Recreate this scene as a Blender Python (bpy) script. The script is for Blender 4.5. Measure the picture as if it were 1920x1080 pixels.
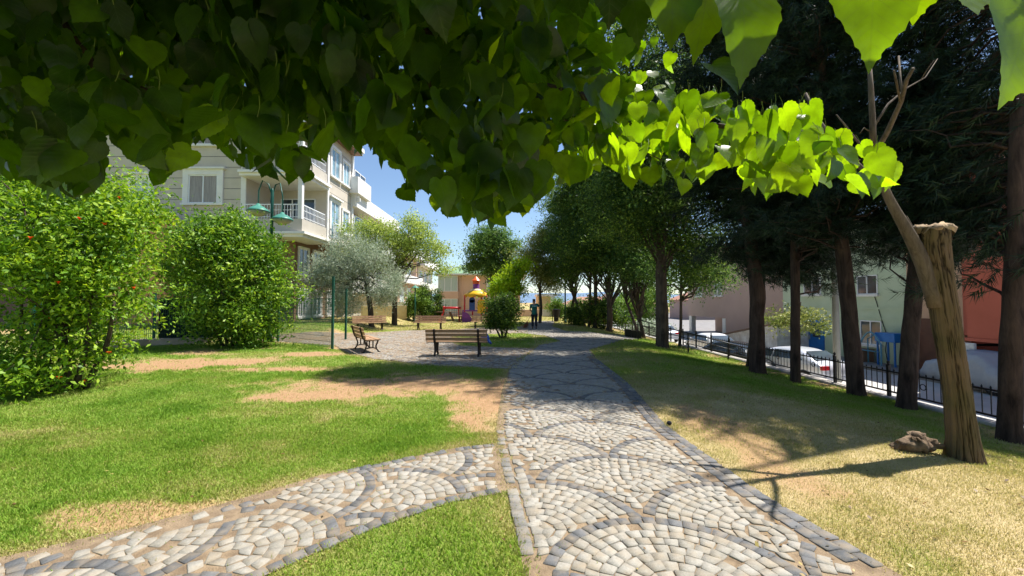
import bpy, bmesh, math, random
import numpy as np
from mathutils import Vector, Matrix
random.seed(7); RNG = np.random.default_rng(11)
for o in list(bpy.data.objects): bpy.data.objects.remove(o)
scene = bpy.context.scene
COL = scene.collection
rad = math.radians

# ---------------------------------------------------------------- camera
EYE = Vector((0, 0, 1.6)); FPX = 760.0; PITCH = math.atan(26/FPX)
cam_d = bpy.data.cameras.new("camera"); cam = bpy.data.objects.new("camera", cam_d); COL.objects.link(cam)
cam.location = EYE; cam.rotation_euler = (math.pi/2 + PITCH, 0, 0)
cam_d.sensor_width = 36; cam_d.lens = 36*FPX/1920; cam_d.clip_start = 0.05; cam_d.clip_end = 6000
scene.camera = cam
# ---------------------------------------------------------------- light
SUN_EL = rad(62); SUN_AZ = math.atan2(0.92, 0.36)
SUN = Vector((math.sin(SUN_AZ)*math.cos(SUN_EL), math.cos(SUN_AZ)*math.cos(SUN_EL), math.sin(SUN_EL)))
world = bpy.data.worlds.new("World"); scene.world = world; world.use_nodes = True
wn = world.node_tree; bg = wn.nodes["Background"]; sky = wn.nodes.new("ShaderNodeTexSky")
sky.sky_type = 'NISHITA'; sky.sun_disc = False; sky.sun_elevation = SUN_EL; sky.sun_rotation = SUN_AZ
sky.altitude = 0; sky.air_density = 1.0; sky.dust_density = 0.25; sky.ozone_density = 3.0
wn.links.new(sky.outputs[0], bg.inputs[0]); bg.inputs[1].default_value = 0.09
sd = bpy.data.lights.new("sun", 'SUN'); sd.energy = 5.0; sd.angle = rad(0.53); sd.color = (1, 0.955, 0.88)
so = bpy.data.objects.new("sun", sd); COL.objects.link(so); so.rotation_euler = SUN.to_track_quat('Z', 'Y').to_euler(); so.location = (30, 20, 60)
scene.view_settings.view_transform = 'Standard'; scene.view_settings.look = 'None'
scene.view_settings.exposure = 0.95; scene.view_settings.gamma = 1
scene.render.engine = 'CYCLES'
cy = scene.cycles; cy.max_bounces = 7; cy.diffuse_bounces = 4; cy.glossy_bounces = 3; cy.transmission_bounces = 5
cy.transparent_max_bounces = 8; cy.use_denoising = True; cy.caustics_reflective = False; cy.caustics_refractive = False
cy.use_adaptive_sampling = True; cy.adaptive_threshold = 0.02; cy.sample_clamp_indirect = 6

# ---------------------------------------------------------------- helpers
def sstep(x, a, b):
    t = np.clip((np.asarray(x, float)-a)/(b-a), 0, 1); return t*t*(3-2*t)
_perm = {}
def vnoise(x, y, seed=0):
    x = np.asarray(x, float); y = np.asarray(y, float)
    if seed not in _perm: _perm[seed] = np.random.default_rng(seed+100).random((256, 256))
    P = _perm[seed]; xi = np.floor(x).astype(int); yi = np.floor(y).astype(int)
    fx = x-xi; fy = y-yi; fx = fx*fx*(3-2*fx); fy = fy*fy*(3-2*fy)
    a = P[xi & 255, yi & 255]; b = P[(xi+1) & 255, yi & 255]; c = P[xi & 255, (yi+1) & 255]; d = P[(xi+1) & 255, (yi+1) & 255]
    return (a*(1-fx)+b*fx)*(1-fy)+(c*(1-fx)+d*fx)*fy
def fbm(x, y, seed=0, n=4):
    s = 0; amp = 0.5; f = 1.0; tot = 0
    for i in range(n):
        s = s+amp*vnoise(x*f, y*f, seed+i); tot += amp; amp *= 0.5; f *= 2.03
    return s/tot
STREET = -1.8
def gz(x, y):
    """height of the ground"""
    x = np.asarray(x, float); y = np.asarray(y, float)
    z = -0.5*sstep(x, 3.8, 8.0) + 0.45*sstep(y, 17, 22)*sstep(-x, 7.6, 9.8)
    z = z + 0.03*(fbm(x*0.35, y*0.35, 3, 2)-0.5)*sstep(np.abs(x-1), 1.5, 3)
    return np.where(x > 8.34, STREET, z)
def ray(px, py):
    d = Vector(((px-960)/FPX, 1.0, (540-py)/FPX))
    c, s = math.cos(PITCH), math.sin(PITCH)
    return Vector((d.x, d.y*c-d.z*s, d.y*s+d.z*c))
def at(px, py, Y):
    d = ray(px, py); return EYE + d*(Y/d.y)
def G(px, py):
    d = ray(px, py); t = 0.5; prev = 0.5
    while t < 400:
        p = EYE+d*t
        if p.z <= float(gz(p.x, p.y)):
            a, b = prev, t
            for _ in range(30):
                m = (a+b)/2; q = EYE+d*m
                if q.z <= float(gz(q.x, q.y)): b = m
                else: a = m
            return EYE+d*b
        prev = t; t *= 1.01
    return EYE+d*400
def proj(x, y, z):
    c, s = math.cos(PITCH), math.sin(PITCH); z = z-EYE.z
    f = y*c+z*s; u = -y*s+z*c
    return 960+FPX*x/f, 540-FPX*u/f, f

def woff(o):
    v = Vector((0, 0, 0))
    while o is not None: v = v+o.location; o = o.parent
    return v
def tag(o, label=None, cat=None, group=None, kind=None):
    if label: o['label'] = label
    if cat: o['category'] = cat
    if group: o['group'] = group
    if kind: o['kind'] = kind
    return o
def thing(name, loc, label, cat, group=None):
    o = bpy.data.objects.new(name, None); COL.objects.link(o); o.location = loc; o.empty_display_size = 0.2
    return tag(o, label, cat, group)
def link_mesh(name, me, mat, parent=None, smooth=False):
    o = bpy.data.objects.new(name, me); COL.objects.link(o)
    if mat is not None: me.materials.append(mat)
    if parent is not None: o.parent = parent
    if smooth: me.polygons.foreach_set('use_smooth', [True]*len(me.polygons))
    return o
class MB:
    def __init__(s): s.v = []; s.f = []
    def add(s, vs, fs):
        k = len(s.v); s.v += [tuple(p) for p in vs]; s.f += [tuple(i+k for i in f) for f in fs]; return s
    def box(s, c, d, M=None, top=1.0):
        hx, hy, hz = d[0]/2, d[1]/2, d[2]/2
        vs = [Vector((sx*hx*(top if sz > 0 else 1), sy*hy*(top if sz > 0 else 1), sz*hz)) for sz in (-1, 1) for sy in (-1, 1) for sx in (-1, 1)]
        if M is not None: vs = [M @ v for v in vs]
        vs = [v+Vector(c) for v in vs]
        return s.add(vs, [(0, 2, 3, 1), (4, 5, 7, 6), (0, 1, 5, 4), (2, 6, 7, 3), (0, 4, 6, 2), (1, 3, 7, 5)])
    def bx(s, x0, x1, y0, y1, z0, z1): return s.box(((x0+x1)/2, (y0+y1)/2, (z0+z1)/2), (abs(x1-x0), abs(y1-y0), abs(z1-z0)))
    def tube(s, pts, r, n=8, cap=True, jit=0.0):
        pts = [Vector(p) for p in pts]; m = len(pts)
        if not hasattr(r, '__len__'): r = [r]*m
        vs = []; ref = None
        for i in range(m):
            t = (pts[min(i+1, m-1)]-pts[max(i-1, 0)]).normalized()
            if ref is None: ref = t.orthogonal().normalized()
            a = (ref-t*ref.dot(t)); a = a.normalized() if a.length > 1e-6 else t.orthogonal().normalized(); ref = a
            b = t.cross(a)
            for k in range(n):
                an = 2*math.pi*k/n; q = r[i]*(1+(random.uniform(-jit, jit) if jit else 0))
                vs.append(pts[i]+(a*math.cos(an)+b*math.sin(an))*q)
        fs = [(i*n+k, i*n+(k+1) % n, (i+1)*n+(k+1) % n, (i+1)*n+k) for i in range(m-1) for k in range(n)]
        if cap: fs += [tuple(range(n-1, -1, -1)), tuple((m-1)*n+k for k in range(n))]
        return s.add(vs, fs)
    def prism(s, prof, axis_pts, M=None):
        """closed 2-D profile (a,b) swept between two offsets along the third axis: (a, off, b)"""
        n = len(prof); vs = [Vector((a, o, b)) for o in axis_pts for a, b in prof]
        if M is not None: vs = [M @ v for v in vs]
        return s.add(vs, [tuple(range(n)), tuple(range(2*n-1, n-1, -1))]+[(k+n, (k+1) % n+n, (k+1) % n, k) for k in range(n)])
    def lathe(s, c, prof, n=16):
        c = Vector(c); vs = [c+Vector((r*math.cos(2*math.pi*k/n), r*math.sin(2*math.pi*k/n), z)) for r, z in prof for k in range(n)]
        m = len(prof)
        return s.add(vs, [(i*n+k, i*n+(k+1) % n, (i+1)*n+(k+1) % n, (i+1)*n+k) for i in range(m-1) for k in range(n)]+[tuple(range(n-1, -1, -1)), tuple((m-1)*n+k for k in range(n))])
    def build(s, name, mat, parent=None, smooth=False, bevel=0.0):
        off = woff(parent) if parent is not None else Vector((0, 0, 0))
        me = bpy.data.meshes.new(name); me.from_pydata([(v[0]-off.x, v[1]-off.y, v[2]-off.z) for v in s.v], [], s.f); me.update()
        bm = bmesh.new(); bm.from_mesh(me); bmesh.ops.recalc_face_normals(bm, faces=bm.faces)
        if bevel: bmesh.ops.bevel(bm, geom=list(bm.edges), offset=bevel, segments=2, affect='EDGES', profile=0.6)
        bm.to_mesh(me); bm.free()
        return link_mesh(name, me, mat, parent, smooth)
def np_mesh(name, V, F, mat, parent=None, attrs=None, smooth=False):
    off = woff(parent) if parent is not None else Vector((0, 0, 0))
    V = np.asarray(V, np.float32)-np.array(off, np.float32); F = np.asarray(F, np.int32); k = F.shape[1]
    me = bpy.data.meshes.new(name); me.vertices.add(len(V)); me.vertices.foreach_set('co', V.ravel())
    me.loops.add(F.size); me.loops.foreach_set('vertex_index', F.ravel()); me.polygons.add(len(F))
    me.polygons.foreach_set('loop_start', np.arange(len(F), dtype=np.int32)*k)
    me.update(calc_edges=True)
    for an, av in (attrs or {}).items():
        a = me.attributes.new(an, 'FLOAT', 'POINT'); a.data.foreach_set('value', np.asarray(av, np.float32))
    return link_mesh(name, me, mat, parent, smooth)

# ---------------------------------------------------------------- materials
def new_mat(name):
    m = bpy.data.materials.new(name); m.use_nodes = True; nt = m.node_tree; nt.nodes.clear()
    out = nt.nodes.new('ShaderNodeOutputMaterial'); return m, nt, out
def nd(nt, t, **kw):
    n = nt.nodes.new(t)
    for k, v in kw.items():
        if k.startswith('i_'):
            key = k[2:]; n.inputs[int(key) if key.isdigit() else key.replace('_', ' ')].default_value = v
        else: setattr(n, k, v)
    return n
def c4(c): return (c[0], c[1], c[2], 1)
def ramp(nt, stops):
    r = nt.nodes.new('ShaderNodeValToRGB'); e = r.color_ramp.elements
    while len(e) < len(stops): e.new(0.5)
    for i, (p, c) in enumerate(stops): e[i].position = p; e[i].color = c4(c)
    return r
def surf(name, col, col2=None, scale=6.0, rough=0.7, bump=0.15, metal=0.0, stretch=(1, 1, 1), spec=0.3, fine=60.0, detail=6):
    m, nt, out = new_mat(name); p = nd(nt, 'ShaderNodeBsdfPrincipled'); L = nt.links.new
    p.inputs['Roughness'].default_value = rough; p.inputs['Metallic'].default_value = metal; p.inputs['Specular IOR Level'].default_value = spec
    tc = nd(nt, 'ShaderNodeTexCoord'); mp = nd(nt, 'ShaderNodeMapping'); mp.inputs['Scale'].default_value = stretch
    L(tc.outputs['Object'], mp.inputs[0])
    n1 = nd(nt, 'ShaderNodeTexNoise', i_Scale=scale, i_Detail=detail, i_Roughness=0.65); L(mp.outputs[0], n1.inputs['Vector'])
    if col2 is None: col2 = tuple(c*0.72 for c in col)
    r = ramp(nt, [(0.33, col2), (0.66, col)]); L(n1.outputs[0], r.inputs[0]); L(r.outputs[0], p.inputs['Base Color'])
    if bump:
        n2 = nd(nt, 'ShaderNodeTexNoise', i_Scale=fine, i_Detail=4.0); L(mp.outputs[0], n2.inputs['Vector'])
        b = nd(nt, 'ShaderNodeBump', i_Strength=bump, i_Distance=0.02); L(n2.outputs[0], b.inputs['Height']); L(b.outputs[0], p.inputs['Normal'])
    L(p.outputs[0], out.inputs[0]); return m
def leafmat(name, stops, trans=0.4, tcol=None, rough=0.5, spec=0.3):
    m, nt, out = new_mat(name); L = nt.links.new
    a = nd(nt, 'ShaderNodeAttribute', attribute_name='rnd'); r = ramp(nt, stops); L(a.outputs['Fac'], r.inputs[0])
    p = nd(nt, 'ShaderNodeBsdfPrincipled', i_Roughness=rough); p.inputs['Specular IOR Level'].default_value = spec; L(r.outputs[0], p.inputs['Base Color'])
    t = nd(nt, 'ShaderNodeBsdfTranslucent')
    if tcol:
        mx = nd(nt, 'ShaderNodeMix', data_type='RGBA', blend_type='MULTIPLY'); mx.inputs[0].default_value = 1
        L(r.outputs[0], mx.inputs[6]); mx.inputs[7].default_value = c4(tcol); L(mx.outputs[2], t.inputs[0])
    else: L(r.outputs[0], t.inputs[0])
    s = nd(nt, 'ShaderNodeMixShader', i_0=trans); L(p.outputs[0], s.inputs[1]); L(t.outputs[0], s.inputs[2]); L(s.outputs[0], out.inputs[0])
    return m
def barkmat(name, c1, c2, scale=9.0, bump=0.9, zs=0.18):
    m, nt, out = new_mat(name); L = nt.links.new; p = nd(nt, 'ShaderNodeBsdfPrincipled', i_Roughness=0.9); p.inputs['Specular IOR Level'].default_value = 0.15
    tc = nd(nt, 'ShaderNodeTexCoord'); mp = nd(nt, 'ShaderNodeMapping'); mp.inputs['Scale'].default_value = (1, 1, zs); L(tc.outputs['Object'], mp.inputs[0])
    n = nd(nt, 'ShaderNodeTexNoise', i_Scale=scale, i_Detail=8.0, i_Roughness=0.7, i_Distortion=0.6); L(mp.outputs[0], n.inputs['Vector'])
    n3 = nd(nt, 'ShaderNodeTexNoise', i_Scale=2.3, i_Detail=3.0); L(tc.outputs['Object'], n3.inputs['Vector'])
    ad = nd(nt, 'ShaderNodeMath', operation='MULTIPLY_ADD'); L(n3.outputs[0], ad.inputs[0]); ad.inputs[1].default_value = 0.5; L(n.outputs[0], ad.inputs[2])
    r = ramp(nt, [(0.55, c2), (0.72, tuple((a+b)/2 for a, b in zip(c1, c2))), (0.92, c1)]); L(ad.outputs[0], r.inputs[0]); L(r.outputs[0], p.inputs['Base Color'])
    b = nd(nt, 'ShaderNodeBump', i_Strength=bump, i_Distance=0.03); L(n.outputs[0], b.inputs['Height']); L(b.outputs[0], p.inputs['Normal'])
    L(p.outputs[0], out.inputs[0]); return m
def glassmat(name, col=(0.05, 0.07, 0.09), rough=0.05):
    m, nt, out = new_mat(name); p = nd(nt, 'ShaderNodeBsdfPrincipled', i_Roughness=rough); p.inputs['Base Color'].default_value = c4(col); p.inputs['Specular IOR Level'].default_value = 0.8
    tc = nd(nt, 'ShaderNodeTexCoord'); n = nd(nt, 'ShaderNodeTexNoise', i_Scale=1.2); nt.links.new(tc.outputs['Object'], n.inputs['Vector'])
    r = ramp(nt, [(0.35, tuple(c*0.6 for c in col)), (0.7, tuple(c*1.5 for c in col))]); nt.links.new(n.outputs[0], r.inputs[0]); nt.links.new(r.outputs[0], p.inputs['Base Color'])
    nt.links.new(p.outputs[0], out.inputs[0]); return m

M = {}
M['green_paint'] = surf('green_paint', (0.012, 0.09, 0.06), scale=4, rough=0.4, bump=0.03)
M['lamp_green'] = surf('lamp_green', (0.07, 0.25, 0.185), (0.05, 0.19, 0.145), scale=4, rough=0.4, bump=0.02)
M['lamp_bowl'] = surf('lamp_bowl', (0.42, 0.42, 0.26), scale=4, rough=0.35, bump=0)
M['iron'] = surf('iron', (0.012, 0.011, 0.012), scale=10, rough=0.45, bump=0.1)
M['bench_iron'] = surf('bench_iron', (0.035, 0.022, 0.018), scale=10, rough=0.5, bump=0.1)
M['bench_wood'] = surf('bench_wood', (0.43, 0.265, 0.155), (0.27, 0.155, 0.08), scale=3, rough=0.6, bump=0.25, stretch=(1, 12, 12), fine=14)
M['old_wood'] = surf('old_wood', (0.24, 0.15, 0.10), (0.13, 0.085, 0.06), scale=3, rough=0.8, bump=0.3, stretch=(1, 9, 9), fine=14)
M['plaster_beige'] = surf('plaster_beige', (0.56, 0.50, 0.42), (0.50, 0.445, 0.37), scale=1.3, bump=0.08)
M['plaster_gray'] = surf('plaster_gray', (0.50, 0.46, 0.39), (0.44, 0.40, 0.34), scale=1.3, bump=0.08)
M['white_trim'] = surf('white_trim', (0.78, 0.76, 0.73), (0.70, 0.68, 0.65), scale=1.5, rough=0.5, bump=0.03)
M['white_pvc'] = surf('white_pvc', (0.8, 0.81, 0.82), (0.74, 0.75, 0.77), scale=2, rough=0.3, bump=0)
M['brown_render'] = surf('brown_render', (0.23, 0.135, 0.085), (0.18, 0.10, 0.065), scale=2, bump=0.1)
M['orange_wall'] = surf('orange_wall', (0.55, 0.27, 0.13), (0.47, 0.22, 0.10), scale=2, bump=0.1)
M['groove'] = surf('groove', (0.2, 0.19, 0.17), bump=0)
M['glass'] = glassmat('glass')
M['glass_blue'] = glassmat('glass_blue', (0.24, 0.37, 0.43))
M['curtain'] = surf('curtain', (0.33, 0.29, 0.24), (0.22, 0.18, 0.15), scale=3, stretch=(6, 6, 0.5), bump=0.05, rough=0.25, spec=0.6)
M['curtain_pale'] = surf('curtain_pale', (0.50, 0.58, 0.55), (0.38, 0.47, 0.45), scale=3, stretch=(6, 6, 0.4), bump=0.02, rough=0.3, spec=0.6)
M['dark_room'] = surf('dark_room', (0.02, 0.02, 0.022), bump=0)
M['peach'] = surf('peach', (0.66, 0.44, 0.33), (0.60, 0.39, 0.29), scale=0.8, bump=0.06)
M['roof_green'] = surf('roof_green', (0.21, 0.33, 0.20), (0.16, 0.27, 0.15), scale=2, bump=0.3)
M['roof_red'] = surf('roof_red', (0.42, 0.22, 0.16), (0.33, 0.16, 0.11), scale=2, bump=0.3)
M['wall_green'] = surf('wall_green', (0.52, 0.60, 0.44), (0.45, 0.54, 0.38), scale=0.8, bump=0.12)
M['wall_pink'] = surf('wall_pink', (0.46, 0.33, 0.28), (0.42, 0.295, 0.25), scale=0.5, bump=0.1)
M['wall_peach'] = surf('wall_peach', (0.58, 0.38, 0.26), (0.5, 0.32, 0.22), scale=0.7, bump=0.1)
M['wall_red'] = surf('wall_red', (0.50, 0.13, 0.085), (0.43, 0.11, 0.07), scale=0.6, bump=0.1)
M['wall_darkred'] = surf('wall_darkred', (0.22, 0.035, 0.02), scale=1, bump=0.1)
M['shed_white'] = surf('shed_white', (0.72, 0.71, 0.69), (0.42, 0.38, 0.33), scale=1.7, bump=0.3)
M['blue_paint'] = surf('blue_paint', (0.015, 0.17, 0.52), (0.01, 0.12, 0.40), scale=3, rough=0.4, bump=0.04)
M['pale_blue'] = surf('pale_blue', (0.12, 0.33, 0.47), scale=3, rough=0.5, bump=0.04)
M['door_brown'] = surf('door_brown', (0.13, 0.05, 0.03), scale=2, rough=0.5, bump=0.1)
M['concrete'] = surf('concrete', (0.46, 0.43, 0.39), (0.33, 0.30, 0.27), scale=3, bump=0.3)
M['concrete_warm'] = surf('concrete_warm', (0.45, 0.36, 0.27), (0.33, 0.25, 0.18), scale=3, bump=0.35)
M['yellow_wall'] = surf('yellow_wall', (0.58, 0.48, 0.28), (0.5, 0.38, 0.2), scale=2, bump=0.15)
M['road'] = surf('road', (0.50, 0.485, 0.46), (0.40, 0.385, 0.365), scale=0.6, bump=0.25, rough=0.85)
M['pavement'] = surf('pavement', (0.24, 0.225, 0.215), (0.17, 0.16, 0.155), scale=1.2, bump=0.3)
M['steel_pole'] = surf('steel_pole', (0.27, 0.28, 0.27), (0.20, 0.20, 0.19), scale=2, rough=0.5, bump=0.06)
M['car_silver'] = surf('car_silver', (0.45, 0.47, 0.53), (0.57, 0.59, 0.65), scale=1, rough=0.22, bump=0, metal=0.25, spec=0.6)
M['car_white'] = surf('car_white', (0.72, 0.73, 0.76), (0.69, 0.70, 0.73), scale=1, rough=0.2, bump=0, spec=0.6)
M['car_dark'] = surf('car_dark', (0.03, 0.034, 0.04), (0.025, 0.03, 0.035), scale=1, rough=0.2, bump=0, metal=0.3, spec=0.6)
M['rubber'] = surf('rubber', (0.015, 0.015, 0.016), bump=0.1)
M['alloy'] = surf('alloy', (0.4, 0.4, 0.42), bump=0, rough=0.3, metal=0.8)
M['red_lens'] = surf('red_lens', (0.5, 0.015, 0.02), bump=0, rough=0.15, spec=0.7)
M['plate'] = surf('plate', (0.75, 0.75, 0.75), bump=0)
M['tarp'] = surf('tarp', (0.37, 0.40, 0.45), (0.31, 0.34, 0.39), scale=2.5, rough=0.55, bump=0.15, fine=20)
M['play_red'] = surf('play_red', (0.58, 0.03, 0.04), scale=2, rough=0.35, bump=0.02)
M['play_yellow'] = surf('play_yellow', (0.8, 0.46, 0.02), (0.75, 0.40, 0.02), scale=2, rough=0.35, bump=0.02)
M['play_pale'] = surf('play_pale', (0.8, 0.68, 0.42), scale=2, rough=0.35, bump=0.02)
M['play_purple'] = surf('play_purple', (0.22, 0.05, 0.32), scale=2, rough=0.35, bump=0.02)
M['play_blue'] = surf('play_blue', (0.03, 0.08, 0.35), scale=2, rough=0.35, bump=0.02)
M['play_orange'] = surf('play_orange', (0.75, 0.13, 0.03), scale=2, rough=0.35, bump=0.02)
M['plastic_black'] = surf('plastic_black', (0.014, 0.014, 0.015), bump=0.04, rough=0.4)
M['gap_shade'] = surf('gap_shade', (0.012, 0.020, 0.016), (0.007, 0.012, 0.010), scale=5, bump=0.2, stretch=(8, 8, 1), rough=0.9)  # near-black tone holding the shade between the left shrubs
M['skin'] = surf('skin', (0.42, 0.23, 0.15), (0.38, 0.2, 0.13), bump=0.02, rough=0.55)
M['hair'] = surf('hair', (0.016, 0.012, 0.01), bump=0.3, fine=90)
M['shirt_green'] = surf('shirt_green', (0.012, 0.115, 0.095), (0.008, 0.085, 0.07), scale=7, bump=0.3, fine=14, rough=0.85)
M['trousers'] = surf('trousers', (0.016, 0.022, 0.032), scale=7, bump=0.3, fine=14, rough=0.85)
M['shirt_print'] = surf('shirt_print', (0.35, 0.55, 0.52), scale=30, bump=0)
M['bristle'] = surf('bristle', (0.28, 0.07, 0.05), (0.17, 0.04, 0.03), scale=8, bump=0.5, stretch=(8, 8, 1))
M['bag_blue'] = surf('bag_blue', (0.05, 0.12, 0.42), bump=0.1)
M['sign_white'] = surf('sign_white', (0.7, 0.72, 0.74), bump=0)
M['stone_dark'] = surf('stone_dark', (0.02, 0.02, 0.022), bump=0.3)
M['pine_bark'] = barkmat('pine_bark', (0.085, 0.056, 0.042), (0.018, 0.012, 0.010), scale=11)
M['bark'] = barkmat('bark', (0.12, 0.09, 0.066), (0.032, 0.025, 0.02), scale=9)
M['bark_linden'] = barkmat('bark_linden', (0.11, 0.078, 0.062), (0.035, 0.025, 0.022), scale=30, bump=0.4, zs=0.6)
M['bark_old'] = barkmat('bark_old', (0.27, 0.185, 0.095), (0.055, 0.037, 0.02), scale=13, bump=1.0, zs=0.11)
def furrow_mat():
    m, nt, out = new_mat('bark_furrow'); L = nt.links.new; p = nd(nt, 'ShaderNodeBsdfPrincipled', i_Roughness=0.9); p.inputs['Specular IOR Level'].default_value = 0.15
    a = nd(nt, 'ShaderNodeAttribute', attribute_name='rnd'); tc = nd(nt, 'ShaderNodeTexCoord'); mp = nd(nt, 'ShaderNodeMapping'); mp.inputs['Scale'].default_value = (1, 1, 0.2); L(tc.outputs['Object'], mp.inputs[0])
    n = nd(nt, 'ShaderNodeTexNoise', i_Scale=40.0, i_Detail=6.0, i_Roughness=0.75); L(mp.outputs[0], n.inputs['Vector'])
    n2 = nd(nt, 'ShaderNodeTexNoise', i_Scale=2.2, i_Detail=4.0); L(tc.outputs['Object'], n2.inputs['Vector'])
    ad = nd(nt, 'ShaderNodeMath', operation='MULTIPLY_ADD'); L(n.outputs[0], ad.inputs[0]); ad.inputs[1].default_value = 0.7; sb = nd(nt, 'ShaderNodeMath', operation='SUBTRACT'); L(a.outputs['Fac'], sb.inputs[0]); sb.inputs[1].default_value = 0.35; L(sb.outputs[0], ad.inputs[2])
    r = ramp(nt, [(0.1, (0.022, 0.016, 0.011)), (0.5, (0.085, 0.062, 0.041)), (0.9, (0.165, 0.122, 0.08))]); L(ad.outputs[0], r.inputs[0])
    r2 = ramp(nt, [(0.38, (0.62, 0.68, 0.52)), (0.62, (0.92, 0.86, 0.80))]); L(n2.outputs[0], r2.inputs[0]); mx = nd(nt, 'ShaderNodeMix', data_type='RGBA', blend_type='MULTIPLY'); mx.inputs[0].default_value = 1; L(r.outputs[0], mx.inputs[6]); L(r2.outputs[0], mx.inputs[7]); L(mx.outputs[2], p.inputs['Base Color'])
    b = nd(nt, 'ShaderNodeBump', i_Strength=0.8, i_Distance=0.012); L(n.outputs[0], b.inputs['Height']); L(b.outputs[0], p.inputs['Normal']); L(p.outputs[0], out.inputs[0]); return m
M['bark_furrow'] = furrow_mat()
M['dead_wood'] = barkmat('dead_wood', (0.17, 0.135, 0.10), (0.06, 0.045, 0.034), scale=20, bump=0.5)
M['cut_wood'] = surf('cut_wood', (0.44, 0.33, 0.20), (0.17, 0.11, 0.07), scale=7, bump=0.5, rough=0.9)
M['log_wood'] = surf('log_wood', (0.27, 0.19, 0.12), (0.07, 0.045, 0.03), scale=6, bump=0.6, rough=0.95)
M['hazy_hill'] = surf('hazy_hill', (0.13, 0.20, 0.29), (0.10, 0.16, 0.25), scale=0.01, bump=0)  # distance haze mixed into the colour as blue
# foliage
M['lf_pom'] = leafmat('lf_pom', [(0, (0.028, 0.085, 0.007)), (0.45, (0.14, 0.29, 0.016)), (1, (0.44, 0.58, 0.04))], 0.36, (1.35, 1.3, 0.6))
M['lf_shrub'] = leafmat('lf_shrub', [(0, (0.024, 0.075, 0.008)), (0.5, (0.12, 0.255, 0.018)), (1, (0.40, 0.55, 0.05))], 0.36, (1.3, 1.3, 0.6))
M['lf_olive'] = leafmat('lf_olive', [(0, (0.15, 0.21, 0.12)), (0.5, (0.34, 0.41, 0.28)), (1, (0.58, 0.62, 0.48))], 0.35)
M['lf_pale'] = leafmat('lf_pale', [(0, (0.12, 0.20, 0.03)), (0.5, (0.32, 0.42, 0.07)), (1, (0.55, 0.62, 0.13))], 0.5)
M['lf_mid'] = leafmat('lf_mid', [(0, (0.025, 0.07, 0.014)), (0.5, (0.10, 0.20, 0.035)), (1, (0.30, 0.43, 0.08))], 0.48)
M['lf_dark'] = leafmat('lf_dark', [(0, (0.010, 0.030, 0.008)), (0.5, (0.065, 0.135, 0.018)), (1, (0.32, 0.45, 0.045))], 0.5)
M['lf_priv'] = leafmat('lf_priv', [(0, (0.05, 0.09, 0.014)), (0.5, (0.20, 0.25, 0.045)), (1, (0.55, 0.54, 0.17))], 0.3)
M['lf_yellow'] = leafmat('lf_yellow', [(0, (0.14, 0.28, 0.006)), (0.5, (0.36, 0.54, 0.012)), (1, (0.58, 0.66, 0.02))], 0.45)
M['lf_hedge'] = leafmat('lf_hedge', [(0, (0.06, 0.13, 0.015)), (0.5, (0.15, 0.27, 0.03)), (1, (0.25, 0.38, 0.05))], 0.4)
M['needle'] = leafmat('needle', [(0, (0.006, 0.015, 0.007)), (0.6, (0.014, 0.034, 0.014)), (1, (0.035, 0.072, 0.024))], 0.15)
M['flower'] = leafmat('flower', [(0, (0.75, 0.06, 0.008)), (1, (0.85, 0.16, 0.02))], 0.4)
M['grass'] = leafmat('grass', [(0, (0.16, 0.31, 0.03)), (0.3, (0.28, 0.43, 0.06)), (0.5, (0.34, 0.41, 0.09)), (0.75, (0.46, 0.41, 0.18)), (1, (0.58, 0.49, 0.28))], 0.35, (1.1, 1.1, 0.7), rough=0.6, spec=0.2)

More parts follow.
